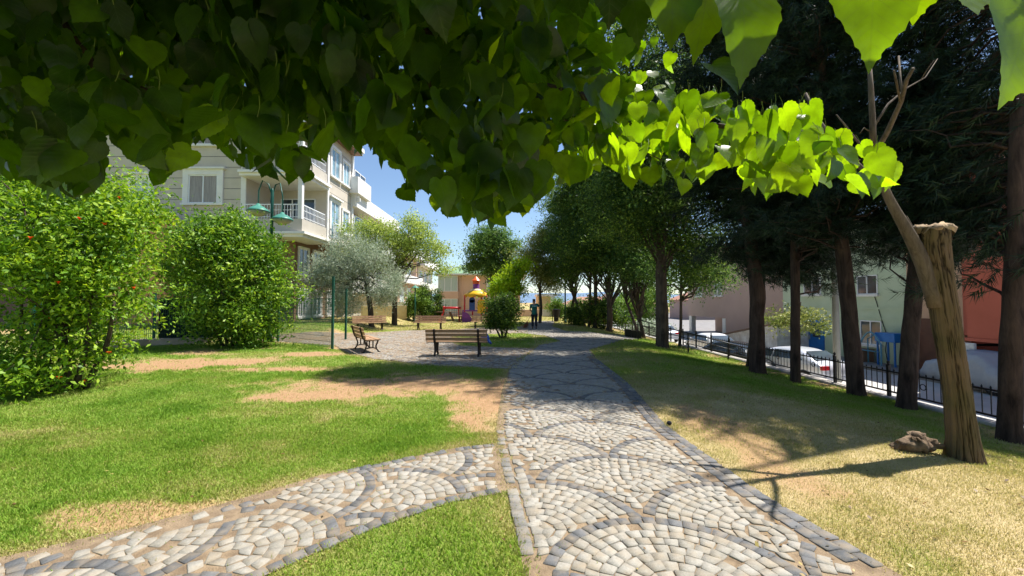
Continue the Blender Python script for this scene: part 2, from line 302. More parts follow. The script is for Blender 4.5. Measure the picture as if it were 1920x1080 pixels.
def linden_mat():
    m, nt, out = new_mat('lf_linden'); L = nt.links.new
    def attr(n): return nd(nt, 'ShaderNodeAttribute', attribute_name=n).outputs['Fac']
    def mth(op, a, b=None, c=None):
        n = nd(nt, 'ShaderNodeMath', operation=op)
        for i, v in enumerate((a, b, c)):
            if v is None: continue
            if isinstance(v, (int, float)): n.inputs[i].default_value = v
            else: L(v, n.inputs[i])
        return n.outputs[0]
    ax = mth('ABSOLUTE', attr('lx')); ly = attr('ly')
    w = mth('SUBTRACT', ly, mth('MULTIPLY', ax, 0.85)); fr = mth('FRACT', mth('MULTIPLY', w, 7.0))
    vein = mth('LESS_THAN', mth('ABSOLUTE', mth('SUBTRACT', fr, 0.5)), 0.05)
    mid = mth('LESS_THAN', ax, 0.012); v = mth('MAXIMUM', vein, mid)
    r = ramp(nt, [(0, (0.008, 0.024, 0.004)), (0.5, (0.018, 0.045, 0.006)), (1, (0.05, 0.095, 0.010))]); L(attr('rnd'), r.inputs[0])
    tc = nd(nt, 'ShaderNodeTexCoord'); nz = nd(nt, 'ShaderNodeTexNoise', i_Scale=35.0, i_Detail=3.0); L(tc.outputs['Object'], nz.inputs['Vector'])
    vm = nd(nt, 'ShaderNodeMix', data_type='RGBA'); L(mth('MULTIPLY', v, 0.4), vm.inputs[0]); L(r.outputs[0], vm.inputs[6]); vm.inputs[7].default_value = (0.15, 0.22, 0.06, 1)
    hs = nd(nt, 'ShaderNodeHueSaturation'); L(mth('MULTIPLY_ADD', nz.outputs[0], 0.8, 0.6), hs.inputs['Value']); L(vm.outputs[2], hs.inputs['Color'])
    p = nd(nt, 'ShaderNodeBsdfPrincipled', i_Roughness=0.36); p.inputs['Specular IOR Level'].default_value = 0.45; L(hs.outputs[0], p.inputs['Base Color'])
    bp = nd(nt, 'ShaderNodeBump', i_Strength=0.22, i_Distance=0.003); L(mth('ABSOLUTE', mth('SUBTRACT', fr, 0.5)), bp.inputs['Height']); L(bp.outputs[0], p.inputs['Normal'])
    t = nd(nt, 'ShaderNodeBsdfTranslucent'); tr = ramp(nt, [(0, (0.08, 0.18, 0.002)), (0.45, (0.22, 0.42, 0.003)), (1, (0.56, 0.86, 0.006))]); L(attr('rnd'), tr.inputs[0])
    h2 = nd(nt, 'ShaderNodeHueSaturation'); L(mth('SUBTRACT', mth('MULTIPLY_ADD', nz.outputs[0], 0.9, 0.55), mth('MULTIPLY', v, 0.17)), h2.inputs['Value']); L(tr.outputs[0], h2.inputs['Color']); L(h2.outputs[0], t.inputs[0])
    s = nd(nt, 'ShaderNodeMixShader', i_0=0.52); L(p.outputs[0], s.inputs[1]); L(t.outputs[0], s.inputs[2]); L(s.outputs[0], out.inputs[0]); return m
M['lf_linden'] = linden_mat()

def ground_mat():
    m, nt, out = new_mat('lawn_soil'); L = nt.links.new
    p = nd(nt, 'ShaderNodeBsdfPrincipled', i_Roughness=0.95); p.inputs['Specular IOR Level'].default_value = 0.1
    dry = nd(nt, 'ShaderNodeAttribute', attribute_name='dry'); dirt = nd(nt, 'ShaderNodeAttribute', attribute_name='dirt')
    tc = nd(nt, 'ShaderNodeTexCoord'); n = nd(nt, 'ShaderNodeTexNoise', i_Scale=14.0, i_Detail=10.0, i_Roughness=0.75); L(tc.outputs['Object'], n.inputs['Vector'])
    n2 = nd(nt, 'ShaderNodeTexNoise', i_Scale=90.0, i_Detail=4.0); L(tc.outputs['Object'], n2.inputs['Vector'])
    g = ramp(nt, [(0.0, (0.09, 0.17, 0.025)), (0.45, (0.24, 0.26, 0.07)), (0.8, (0.39, 0.31, 0.145)), (1, (0.47, 0.37, 0.2))])
    md = nd(nt, 'ShaderNodeMath', operation='MULTIPLY_ADD'); L(n.outputs[0], md.inputs[0]); md.inputs[1].default_value = 0.5
    sb = nd(nt, 'ShaderNodeMath', operation='SUBTRACT'); L(dry.outputs['Fac'], sb.inputs[0]); sb.inputs[1].default_value = 0.25; L(sb.outputs[0], md.inputs[2]); L(md.outputs[0], g.inputs[0])
    d = ramp(nt, [(0.3, (0.27, 0.155, 0.075)), (0.7, (0.46, 0.295, 0.165))]); L(n.outputs[0], d.inputs[0])
    mx = nd(nt, 'ShaderNodeMix', data_type='RGBA'); L(dirt.outputs['Fac'], mx.inputs[0]); L(g.outputs[0], mx.inputs[6]); L(d.outputs[0], mx.inputs[7])
    hs = nd(nt, 'ShaderNodeHueSaturation'); vv = nd(nt, 'ShaderNodeMath', operation='MULTIPLY_ADD'); L(n2.outputs[0], vv.inputs[0]); vv.inputs[1].default_value = 0.9; vv.inputs[2].default_value = 0.55
    L(vv.outputs[0], hs.inputs['Value']); L(mx.outputs[2], hs.inputs['Color']); L(hs.outputs[0], p.inputs['Base Color'])
    b = nd(nt, 'ShaderNodeBump', i_Strength=0.7, i_Distance=0.03); L(n2.outputs[0], b.inputs['Height']); L(b.outputs[0], p.inputs['Normal']); L(p.outputs[0], out.inputs[0]); return m
M['lawn_soil'] = ground_mat()
def stone_mat():
    m, nt, out = new_mat('setts'); L = nt.links.new; p = nd(nt, 'ShaderNodeBsdfPrincipled', i_Roughness=0.75); p.inputs['Specular IOR Level'].default_value = 0.3
    a = nd(nt, 'ShaderNodeAttribute', attribute_name='rnd'); dk = nd(nt, 'ShaderNodeAttribute', attribute_name='dark')
    l = ramp(nt, [(0, (0.25, 0.23, 0.195)), (0.5, (0.285, 0.265, 0.23)), (1, (0.325, 0.305, 0.27))]); L(a.outputs['Fac'], l.inputs[0])
    k = ramp(nt, [(0, (0.085, 0.088, 0.094)), (1, (0.15, 0.15, 0.155))]); L(a.outputs['Fac'], k.inputs[0])
    mx = nd(nt, 'ShaderNodeMix', data_type='RGBA'); L(dk.outputs['Fac'], mx.inputs[0]); L(l.outputs[0], mx.inputs[6]); L(k.outputs[0], mx.inputs[7])
    tc = nd(nt, 'ShaderNodeTexCoord'); n = nd(nt, 'ShaderNodeTexNoise', i_Scale=45.0, i_Detail=8.0, i_Roughness=0.85); L(tc.outputs['Object'], n.inputs['Vector'])
    n2 = nd(nt, 'ShaderNodeTexNoise', i_Scale=9.0, i_Detail=5.0); L(tc.outputs['Object'], n2.inputs['Vector'])
    vv = nd(nt, 'ShaderNodeMath', operation='MULTIPLY_ADD'); L(n.outputs[0], vv.inputs[0]); vv.inputs[1].default_value = 1.5; vv.inputs[2].default_value = 0.25
    hs = nd(nt, 'ShaderNodeHueSaturation'); L(vv.outputs[0], hs.inputs['Value']); L(mx.outputs[2], hs.inputs['Color'])
    du = nd(nt, 'ShaderNodeMix', data_type='RGBA'); r2 = ramp(nt, [(0.42, (0, 0, 0)), (0.72, (0.6, 0.6, 0.6))]); L(n2.outputs[0], r2.inputs[0]); L(r2.outputs[0], du.inputs[0]); L(hs.outputs[0], du.inputs[6]); du.inputs[7].default_value = (0.30, 0.23, 0.15, 1)
    L(du.outputs[2], p.inputs['Base Color'])
    b = nd(nt, 'ShaderNodeBump', i_Strength=0.5, i_Distance=0.008); L(n.outputs[0], b.inputs['Height']); L(b.outputs[0], p.inputs['Normal']); L(p.outputs[0], out.inputs[0]); return m
M['setts'] = stone_mat()
M['sand'] = surf('sand', (0.30, 0.22, 0.14), (0.15, 0.105, 0.068), scale=9, bump=0.6, fine=110, rough=0.95, detail=9)

# ---------------------------------------------------------------- path outlines (world x, y)
def W(lst): return np.array([[G(a, b).x, G(a, b).y] for a, b in lst])
P_MAIN = np.vstack([W([(985, 1085), (950, 920), (932, 830), (930, 800), (942, 730), (955, 688), (1000, 655), (1012, 647), (1050, 640), (1022, 630), (985, 626), (965, 622), (985, 612), (998, 602), (1040, 602), (1036, 612), (1062, 621), (1130, 626), (1200, 630), (1203, 636), (1150, 644), (1108, 656), (1118, 672), (1180, 720), (1250, 800), (1440, 935), (1700, 1085)]), [[2.25, 1.0], [0.1, 1.0]]])
P_BRANCH = np.vstack([W([(935, 832), (850, 842), (760, 860), (600, 892), (450, 937), (250, 990), (0, 1047)]), [[-4.5, 1.6], [-3.5, 0.9]], W([(420, 1120), (500, 1080), (600, 1035), (720, 985), (850, 942), (950, 924)])])
P_PLAZA = W([(965, 692), (900, 690), (800, 684), (700, 673), (650, 661), (628, 648), (520, 641), (440, 634), (440, 624), (530, 627), (640, 625), (760, 620), (840, 619), (930, 613), (990, 611), (985, 625), (930, 626), (850, 630), (838, 640), (865, 649), (930, 652), (1000, 654), (965, 690)])
def inpoly(x, y, P):
    x = np.asarray(x, float); y = np.asarray(y, float); r = np.zeros(x.shape, bool); n = len(P)
    for i in range(n):
        x1, y1 = P[i]; x2, y2 = P[(i+1) % n]
        if y1 == y2: continue
        c = ((y1 > y) != (y2 > y)) & (x < (x2-x1)*(y-y1)/(y2-y1)+x1); r ^= c
    return r
def pdist(x, y, P):
    x = np.asarray(x, float); y = np.asarray(y, float); d = np.full(x.shape, 1e9); n = len(P)
    for i in range(n):
        a = P[i]; b = P[(i+1) % n]; ab = b-a; L2 = max(float(ab@ab), 1e-9)
        t = np.clip(((x-a[0])*ab[0]+(y-a[1])*ab[1])/L2, 0, 1); d = np.minimum(d, np.hypot(x-a[0]-t*ab[0], y-a[1]-t*ab[1]))
    return d
def onpath(x, y): return inpoly(x, y, P_MAIN) | inpoly(x, y, P_BRANCH) | inpoly(x, y, P_PLAZA)
def blob(x, y, cx, cy, rx, ry, seed):
    w = 0.75*(fbm(x*1.3, y*1.3, seed, 4)-0.5); return 1-sstep(np.hypot((x-cx)/rx, (y-cy)/ry)+w*1.8+1.1*(fbm(x*4.3, y*4.3, seed+40, 3)-0.5), 0.55, 1.25)
def masks(x, y):
    x = np.asarray(x, float); y = np.asarray(y, float)
    dirt = np.maximum.reduce([blob(x, y, -2.0, 7.9, 2.1, 1.05, 20), blob(x, y, -3.4, 7.0, 1.3, 0.55, 21), blob(x, y, -8.6, 10.6, 2.3, 1.3, 22), blob(x, y, -5.2, 9.7, 1.3, 0.45, 23),
                              blob(x, y, -0.5, 6.9, 0.55, 1.6, 24), blob(x, y, -6.0, 12.4, 1.0, 0.6, 25), 0.8*blob(x, y, 2.6, 5.0, 0.35, 1.6, 26), 0.8*blob(x, y, -2.5, 3.1, 0.9, 0.22, 27)])
    dirt = np.maximum(dirt, 0.85*sstep(x, 7.2, 7.9)*sstep(fbm(x*2, y*2, 29), 0.35, 0.6))
    dirt = np.maximum(dirt, 0.8*sstep(fbm(x*0.7, y*0.7, 28), 0.62, 0.74)*sstep(-x, 0.3, 1.5)*sstep(y, 5.5, 8))
    n = fbm(x*0.8, y*0.8, 30, 5)-0.5; n2 = fbm(x*3.1, y*3.1, 31, 3)-0.5
    e = np.minimum(np.minimum(pdist(x, y, P_MAIN), pdist(x, y, P_BRANCH)), pdist(x, y, P_PLAZA))
    edge = 1-sstep(e, 0.02, 0.38)
    left = 0.33+0.75*n+0.5*n2+0.4*edge+0.25*sstep(dirt, 0.02, 0.5)
    right = 0.93-0.36*sstep(y, 5.0, 9.5)-0.2*sstep(x, 3.7, 5.2)*sstep(y, 3.2, 4.2)+0.6*n+0.4*n2
    far = 0.72+0.6*n
    mid = 0.36+0.5*n+0.4*n2+0.15*edge
    d = np.where(x > 0.9, right, left)
    d = np.where((y < 3.45) & (x > -1.6) & (x < 0.2), mid, d)
    d = d*(1-sstep(y, 20, 24))+far*sstep(y, 20, 24)
    return np.clip(d, 0, 1), np.clip(dirt, 0, 1)

# ---------------------------------------------------------------- ground
def axis(parts): return np.unique(np.concatenate([np.arange(a, b, s) for a, b, s in parts]).round(4))
gx = axis([(-900, -60, 60), (-60, -16, 2.0), (-16, -5, 0.22), (-5, 5, 0.09), (5, 8.3, 0.15), (8.34, 8.36, 0.01), (8.5, 60, 3), (60, 1000, 60)])
gy = axis([(-60, -4, 4), (-4, 1, 0.4), (1, 7, 0.07), (7, 14, 0.14), (14, 26, 0.25), (26, 60, 1.0), (60, 1500, 60)])
X, Y = np.meshgrid(gx, gy); xx = X.ravel(); yy = Y.ravel(); zz = gz(xx, yy)
zz = zz-0.008*onpath(xx, yy)
nx, ny = len(gx), len(gy); idx = np.arange(nx*ny).reshape(ny, nx)
F = np.stack([idx[:-1, :-1].ravel(), idx[:-1, 1:].ravel(), idx[1:, 1:].ravel(), idx[1:, :-1].ravel()], 1)
dry, dirt = masks(xx, yy)
g = np_mesh('ground', np.stack([xx, yy, zz], 1), F, M['lawn_soil'], attrs={'dry': dry, 'dirt': dirt}, smooth=True); tag(g, kind='structure')

def sheet(name, P, mat, z):
    bm = bmesh.new(); vs = [bm.verts.new((p[0], p[1], 0)) for p in P]; bm.faces.new(vs); bmesh.ops.triangulate(bm, faces=bm.faces)
    bmesh.ops.subdivide_edges(bm, edges=bm.edges, cuts=3, use_grid_fill=True)
    for v in bm.verts: v.co.z = float(gz(v.co.x, v.co.y))+z
    bmesh.ops.recalc_face_normals(bm, faces=bm.faces)
    for f in bm.faces:
        if f.normal.z < 0: f.normal_flip()
    me = bpy.data.meshes.new(name); bm.to_mesh(me); bm.free(); o = link_mesh(name, me, mat); return tag(o, kind='structure')
sheet('path_bed', P_MAIN, M['sand'], 0.004); sheet('path_bed', P_BRANCH, M['sand'], 0.008); sheet('path_bed', P_PLAZA, M['sand'], 0.012)

# setts laid in fans
SV, SR, SD = [], [], []; SRNG = np.random.default_rng(31)
def sett(corners, dark, hz=0.022):
    c = np.array(corners); m = c.mean(0); g_ = SRNG; sh = 1.0-g_.random()*0.03
    c = c+(g_.random((4, 2))-0.5)*0.014; q = []
    for i in range(4):
        e0, e1 = g_.uniform(0.03, 0.13, 2); q += [c[i]+(c[i-1]-c[i])*e0, c[i]+(c[(i+1) % 4]-c[i])*e1]
    q = np.array(q); b = m+(q-m)*sh; md = m+(q-m)*(sh-0.012); t = m+(q-m)*(sh-0.045)
    z0 = float(gz(m[0], m[1])); n_ = len(q); h = hz-0.009+g_.uniform(-0.003, 0.002); tl = (q-m)@g_.uniform(-0.05, 0.05, 2)
    SV.append(np.vstack([np.c_[b, np.full(n_, z0-0.01)], np.c_[md, z0+h-0.0045+tl], np.c_[t, z0+h+tl]])); SR.append(g_.random()); SD.append(dark)
def fans(P, rot, ox, oy, keep, R=0.80, sx=0.78, sy=0.61, ring=0.084):
    c, s = math.cos(rot), math.sin(rot); Rm = np.array([[c, -s], [s, c]]); org = np.array([ox, oy])
    loc = (P-org)@Rm; x0, y0 = loc.min(0)-1.5; x1, y1 = loc.max(0)+1.5
    cents = {}; cand = []
    for r in range(int(y0/sy)-2, int(y1/sy)+3):
        for k in range(int(x0/(2*sx))-2, int(x1/(2*sx))+3): cents[(r, k)] = np.array([k*2*sx+(r % 2)*sx, r*sy])
    allrow = {}
    for (r, k), p in cents.items(): allrow.setdefault(r, []).append(p)
    for (r, k), cc in cents.items():
        near = [q for rr in (r-1, r-2, r-3) for q in allrow.get(rr, []) if abs(q[0]-cc[0]) < 2*R]
        nr = int(R/ring)
        for j in range(nr):
            ro = R-j*ring; ri = ro-ring
            if ri < 0.0: continue
            dk = 1.0 if j == 0 else 0.0; n = max(5, int(2*math.pi*(ro-ring/2)/0.093)); ph = random.random()
            for i in range(n):
                a0 = 2*math.pi*(i+ph)/n; a1 = a0+2*math.pi/n*random.uniform(0.96, 1.0)
                am = (a0+a1)/2; pm = cc+(ro+ri)/2*np.array([math.cos(am), math.sin(am)])
                if pm[1] < cc[1]-R*0.75: continue
                if any(np.hypot(*(pm-q)) < R+0.01 for q in near): continue
                cs = [cc+rr*np.array([math.cos(a), math.sin(a)]) for rr, a in ((ri, a0), (ri, a1), (ro, a1), (ro, a0))]
                for ii in range(4):
                    for q in near:
                        d = cs[ii]-q; l = np.hypot(*d)
                        if 1e-6 < l < R: cs[ii] = q+d/l*R
                wc = [Rm@q+org for q in cs]; wm = Rm@pm+org
                cand.append((wm, wc, dk))
    ok = keep(np.array([c_[0] for c_ in cand]))
    for (wm, wc, dk), o_ in zip(cand, ok):
        if o_: sett(wc, dk)
def border(pts, side, n_rows, w=0.092, l=0.118, dark=1.0, drop=0.0):
    pts = [np.array(p) for p in pts]; seg = []; acc = 0
    dense = [pts[0]]
    for a, b in zip(pts[:-1], pts[1:]):
        L = np.hypot(*(b-a)); m = max(1, int(L/0.05))
        dense += [a+(b-a)*(i+1)/m for i in range(m)]
    d = np.array(dense); k = np.ones(15)/15
    if len(d) > 40:
        sm = np.stack([np.convolve(np.pad(d[:, i], 7, mode='edge'), k, 'valid') for i in range(2)], 1); d = sm
    cum = np.r_[0, np.cumsum(np.hypot(*np.diff(d, axis=0).T))]
    for row in range(n_rows):
        s = random.random()*l
        while s < cum[-1]-l:
            e = s+l*random.uniform(0.75, 1.1)
            p0 = np.array([np.interp(s, cum, d[:, 0]), np.interp(s, cum, d[:, 1])]); p1 = np.array([np.interp(e, cum, d[:, 0]), np.interp(e, cum, d[:, 1])])
            t = (p1-p0)/max(np.hypot(*(p1-p0)), 1e-6); nn = np.array([-t[1], t[0]])*side
            if random.random() > drop: sett([p0+nn*row*w, p1+nn*row*w, p1+nn*(row+1)*w, p0+nn*(row+1)*w], dark if random.random() < 0.93 else 0.0)
            s = e
KR = np.random.default_rng(77)
def keep_main(p):
    x, y = p[:, 0], p[:, 1]; e = pdist(x, y, P_MAIN); r = KR.random(len(x)); dr = masks(x, y)[1]
    k = (y > 1.7) & inpoly(x, y, P_MAIN) & (e > 0.06) & ~((y < 12) & (x > 1.0) & (e < 0.26))
    k &= ~((y < 6.5) & (x < 0.3) & ((e < 0.13) | ((y > 3.5) & (r < 0.25)))); return k & (KR.random(len(x)) > 0.75*dr) & (KR.random(len(x)) > 0.012)
def keep_branch(p):
    x, y = p[:, 0], p[:, 1]; k = (y > 1.5) & inpoly(x, y, P_BRANCH) & ~inpoly(x, y, P_MAIN) & (pdist(x, y, P_BRANCH) > 0.10)
    return k & (KR.random(len(x)) > 0.75*blob(x, y, -2.5, 3.08, 0.9, 0.24, 33)) & (KR.random(len(x)) > 0.03)
def keep_plaza(p):
    x, y = p[:, 0], p[:, 1]; return inpoly(x, y, P_PLAZA) & ~inpoly(x, y, P_MAIN) & (KR.random(len(x)) > 0.10)
fans(P_MAIN, rad(-2), 0.98, 3.47, keep_main)
fans(P_BRANCH, rad(-48), -1.0, 3.3, keep_branch, R=0.64, sx=0.62, sy=0.52)
fans(P_PLAZA, rad(-2), 0.98, 3.47, keep_plaza)
edge_r = W([(1118, 672), (1180, 720), (1250, 800), (1440, 935), (1700, 1085)]); border(edge_r, -1, 2, w=0.105, l=0.135, drop=0.04)
edge_l = W([(930, 800), (932, 830), (950, 920), (985, 1085)]); border(edge_l, 1, 1, dark=0.55, drop=0.3, l=0.13); border(edge_l+np.array([0.11, 0]), 1, 1, dark=0.1, drop=0.3, l=0.12)
border(W([(945, 925), (850, 942), (720, 985), (600, 1035), (500, 1080), (420, 1120)]), -1, 1, drop=0.05)
border(W([(935, 832), (850, 842), (760, 860), (600, 892)]), 1, 1, drop=0.15)
SV = np.array(SV); ns = len(SV)
base = (np.arange(ns)*24)[:, None, None]
ft = np.array([[a+o, (a+1) % 8+o, (a+1) % 8+o+8, a+o+8] for o in (0, 8) for a in range(8)]+[[16, 17, 18, 19], [16, 19, 20, 23], [20, 21, 22, 23]])
SF = (base+ft[None]).reshape(-1, 4)
st = np_mesh('cobbled_path', SV.reshape(-1, 3), SF, M['setts'], attrs={'rnd': np.repeat(SR, 24), 'dark': np.repeat(SD, 24)})
bm = bmesh.new(); bm.from_mesh(st.data); bmesh.ops.recalc_face_normals(bm, faces=bm.faces); bm.to_mesh(st.data); bm.free()
tag(st, kind='structure')

# ---------------------------------------------------------------- grass (stuff)
def blades(n, x0, x1, y0, y1, L0, L1, w, rng, dens=1.0):
    x = rng.uniform(x0, x1, n); y = rng.uniform(y0, y1, n)
    px = 960+FPX*x/y; k = (px > -150) & (px < 2070) & (x < 8.1); x, y = x[k], y[k]
    d, dt = masks(x, y); on = onpath(x, y)
    e = np.minimum(np.minimum(pdist(x, y, P_MAIN), pdist(x, y, P_BRANCH)), pdist(x, y, P_PLAZA))
    pk = np.where(on, 0.30*(e < 0.035)+0.07*(e < 0.12)+0.005, (1-0.97*dt)*(1-0.45*np.clip(d-0.4, 0, 1)))
    k = rng.random(len(x)) < pk; x, y, d = x[k], y[k], d[k]; m = len(x)
    z = gz(x, y); a = rng.uniform(0, 2*np.pi, m); ln = rng.uniform(L0, L1, m)*(1.0-0.35*d); lean = rng.uniform(0.25, 1.25, m); ln = ln*(0.55+0.9*fbm(x*2.2, y*2.2, 50, 3))
    dx, dy = np.cos(a), np.sin(a); hx = dx*np.sin(lean)*ln; hy = dy*np.sin(lean)*ln; hz = np.cos(lean)*ln+0.004
    sx, sy = -dy*w/2, dx*w/2
    b = np.stack([x, y, z-0.003], 1); md = b+np.stack([hx*0.45, hy*0.45, hz*0.65], 1); tp = b+np.stack([hx, hy, hz], 1)
    S = np.stack([sx, sy, np.zeros(m)], 1)
    V = np.stack([b-S, b+S, md+S*0.8, tp, md-S*0.8], 1)
    r = np.clip(d+rng.normal(0, 0.14, m), 0, 1)
    return V.reshape(-1, 3), np.repeat(r, 5)
gr = np.random.default_rng(5); parts = []
for a in [(70000, -6.5, 0.3, 1.9, 6.5, 0.016, 0.032, 0.011), (220000, -6.5, 0.3, 1.9, 5.0, 0.022, 0.05, 0.0042), (70000, 0.3, 6, 1.9, 5.0, 0.018, 0.042, 0.0036), (60000, 2.0, 5.5, 2.0, 4.2, 0.018, 0.040, 0.0036), (60000, -8, 8.1, 4.2, 5.6, 0.025, 0.055, 0.005), (230000, -10.5, 8.1, 5.0, 9.0, 0.028, 0.058, 0.006), (40000, -13, 8.1, 8.2, 10, 0.035, 0.07, 0.008), (130000, -15, 8.1, 9, 15, 0.04, 0.08, 0.010), (90000, -19, 8.1, 15, 28, 0.05, 0.11, 0.018), (40000, -22, 8, 28, 45, 0.06, 0.13, 0.03)]:
    parts.append(blades(*a, gr))
V = np.vstack([p[0] for p in parts]); R = np.concatenate([p[1] for p in parts]); n = len(V)//5
o = np_mesh('grass', V, np.arange(n*5).reshape(n, 5), M['grass'], attrs={'rnd': R}); tag(o, 'short lawn grass, green on the left and straw dry on the right of the path', 'grass', kind='stuff')

# fallen leaves (stuff)
lfr = np.random.default_rng(17); n = 1500; x = np.r_[lfr.uniform(-6, 6.5, n//2), lfr.uniform(1.5, 7.5, n-n//2)]; y = np.r_[lfr.uniform(2, 14, n//2), lfr.uniform(2.2, 9, n-n//2)]; c = np.stack([x, y, gz(x, y)+0.022], 1); a = lfr.uniform(0, 6.28, n); L_ = lfr.uniform(0.015, 0.045, n)[:, None]; d = np.stack([np.cos(a), np.sin(a), lfr.normal(0, 0.3, n)], 1); w_ = np.stack([-np.sin(a), np.cos(a), lfr.normal(0, 0.3, n)], 1)*0.55
V = np.stack([c-d*L_*0.5, c+w_*L_*0.5, c+d*L_*0.5, c-w_*L_*0.5], 1).reshape(-1, 3)
M['litter'] = leafmat('litter', [(0, (0.10, 0.05, 0.02)), (0.5, (0.28, 0.17, 0.06)), (1, (0.45, 0.36, 0.12))], 0.2)
o = np_mesh('fallen_leaves', V, np.arange(n*4).reshape(n, 4), M['litter'], attrs={'rnd': np.repeat(lfr.random(n), 4)}); tag(o, 'dry brown fallen leaves scattered over the lawn and the paving', 'leaf litter', kind='stuff')

# ---------------------------------------------------------------- foliage tools
def rot_frames(n, rng, out=None, bias=0.6, droop=0.3):
    d = rng.normal(size=(n, 3)); d /= np.linalg.norm(d, axis=1)[:, None]+1e-9
    nrm = rng.normal(size=(n, 3))
    if out is not None: nrm = nrm*(1-bias)+out*bias*1.5
    nrm[:, 2] += 0.35
    d[:, 2] -= droop; d /= np.linalg.norm(d, axis=1)[:, None]+1e-9
    b = np.cross(nrm, d); b /= np.linalg.norm(b, axis=1)[:, None]+1e-9
    nn = np.cross(d, b); return d, b, nn
def leaf_quads(C, size, rng, out=None, aspect=0.5, bias=0.6, droop=0.3, fold=0.12):
    n = len(C); d, b, nn = rot_frames(n, rng, out, bias, droop); s = (size*rng.uniform(0.6, 1.25, n))[:, None]
    V = np.stack([C, C+d*s*0.45+b*s*aspect*0.5+nn*s*fold, C+d*s, C+d*s*0.45-b*s*aspect*0.5+nn*s*fold], 1)
    return V.reshape(-1, 3)
def crown_pts(blobs, clumps, per, spread, rng, shell=0.5, floor=None):
    B0 = np.array(blobs, float); sub = []
    for q in B0:
        ns_ = 13; v = rng.normal(size=(ns_, 3)); v /= np.linalg.norm(v, axis=1)[:, None]
        sc_ = rng.uniform(0.26, 0.50, ns_)[:, None]; sub.append(np.hstack([q[:3]+v*q[3:6]*rng.uniform(0.45, 0.92, (ns_, 1)), q[3:6]*sc_])); sub.append(np.hstack([q[:3], q[3:6]*0.62])[None])
    B = np.vstack(sub); wt = (B[:, 3]*B[:, 4]*B[:, 5])**(2/3); wt /= wt.sum()
    k = rng.choice(len(B), clumps, p=wt); u = rng.normal(size=(clumps, 3)); u /= np.linalg.norm(u, axis=1)[:, None]
    r = shell+(1-shell)*rng.random(clumps)**0.6; r = r*np.where(rng.random(clumps) < 0.10, rng.uniform(1.1, 1.5, clumps), 1.0)
    cc = B[k, :3]+u*B[k, 3:6]*r[:, None]
    if floor is not None:
        ok = cc[:, 2] > floor; cc = cc[ok]; u = u[ok]; k = k[ok]
    clumps = len(cc); cr = rng.random(clumps)
    pc = np.repeat(cc, per, 0); off = rng.normal(size=(len(pc), 3))*spread*np.array([1, 1, 0.7])*0.75
    sh_ = u*np.array([1, 1, 0.6])+rng.normal(0, 0.45, (len(cc), 3)); off = off+np.repeat(sh_, per, 0)*(rng.normal(0.3, 0.9, len(pc))*spread)[:, None]
    P = pc+off; out = np.repeat(u, per, 0)
    rnd = np.clip(np.repeat(cr, per)*0.55+rng.random(len(P))*0.45, 0, 1)
    return P, out, rnd, cc
def add_crown(parent, blobs, clumps, per, spread, size, mat, seed, aspect=0.5, shell=0.5, floor=None, droop=0.3, bias=0.5, name='crown'):
    rng = np.random.default_rng(seed); P, out, rnd, cc = crown_pts(blobs, clumps, per, spread, rng, shell, floor)
    V = leaf_quads(P, size, rng, out, aspect, bias, droop)
    o = np_mesh(name, V, np.arange(len(V)).reshape(-1, 4), mat, parent, {'rnd': np.repeat(rnd, 4)}); return o, cc
def wob(p0, p1, n, amp, rng):
    p0 = np.array(p0, float); p1 = np.array(p1, float); t = np.linspace(0, 1, n); L = np.linalg.norm(p1-p0)
    q = p0+(p1-p0)*t[:, None]; j = rng.normal(size=(n, 3))*amp*L; j[0] = 0; j[-1] = 0
    return [tuple(v) for v in q+j]
def trunk_pts(mb, pts, radii, n=14, flare=True):
    """smooth tapered trunk with uneven bark rings"""
    pts = np.array(pts, float); t = np.r_[0, np.cumsum(np.linalg.norm(np.diff(pts, axis=0), axis=1))]; m = max(8, int(t[-1]/0.14))
    s = np.linspace(0, t[-1], m); q = np.stack([np.interp(s, t, pts[:, i]) for i in range(3)], 1); r = np.interp(s, t, radii)
    k = np.array([1, 2, 1])/4
    for _ in range(3):
        for i in range(3): q[1:-1, i] = np.convolve(q[:, i], k, 'valid')
    if flare: r = r*(1+0.35*np.exp(-s/0.12))
    k0 = len(mb.v); mb.tube([tuple(v) for v in q], list(r), n, True)
    for i in range(len(q)):
        for a in range(n):
            ii = k0+i*n+a; v = Vector(mb.v[ii]); c = Vector(q[i]); w = 1+0.13*(vnoise(a*0.9+k0, i*0.35)-0.5)*2*0.7
            mb.v[ii] = tuple(c+(v-c)*w)
def tree(name, base, label, cat, trunk, radii, blobs, clumps, per, spread, size, leaf, seed, bark='bark', aspect=0.5, shell=0.5, limbs=10, group=None, droop=0.3, extra=None, limb_r=0.05, n=12, floor=None):
    rng = np.random.default_rng(seed); t = thing(name, base, label, cat, group)
    c, cc = add_crown(t, blobs, clumps, per, spread, size, M[leaf], seed+1, aspect, shell, floor, droop)
    mb = MB(); trunk_pts(mb, trunk, radii, n)
    for e in (extra or []): trunk_pts(mb, e[0], e[1], 10)
    top = np.array(trunk[-1])
    for i in rng.choice(len(cc), min(limbs, len(cc)), replace=False):
        f = rng.uniform(0.55, 1.0); k = f*(len(trunk)-1); a = int(k); b = min(a+1, len(trunk)-1); p0 = np.array(trunk[a])+(np.array(trunk[b])-np.array(trunk[a]))*(k-a)
        r0 = limb_r*rng.uniform(0.5, 1.0); mb.tube(wob(p0, cc[i], 6, 0.05, rng), list(np.linspace(r0, r0*0.2, 6)), 6)
    mb.build('trunk', M[bark], t, smooth=True); return t

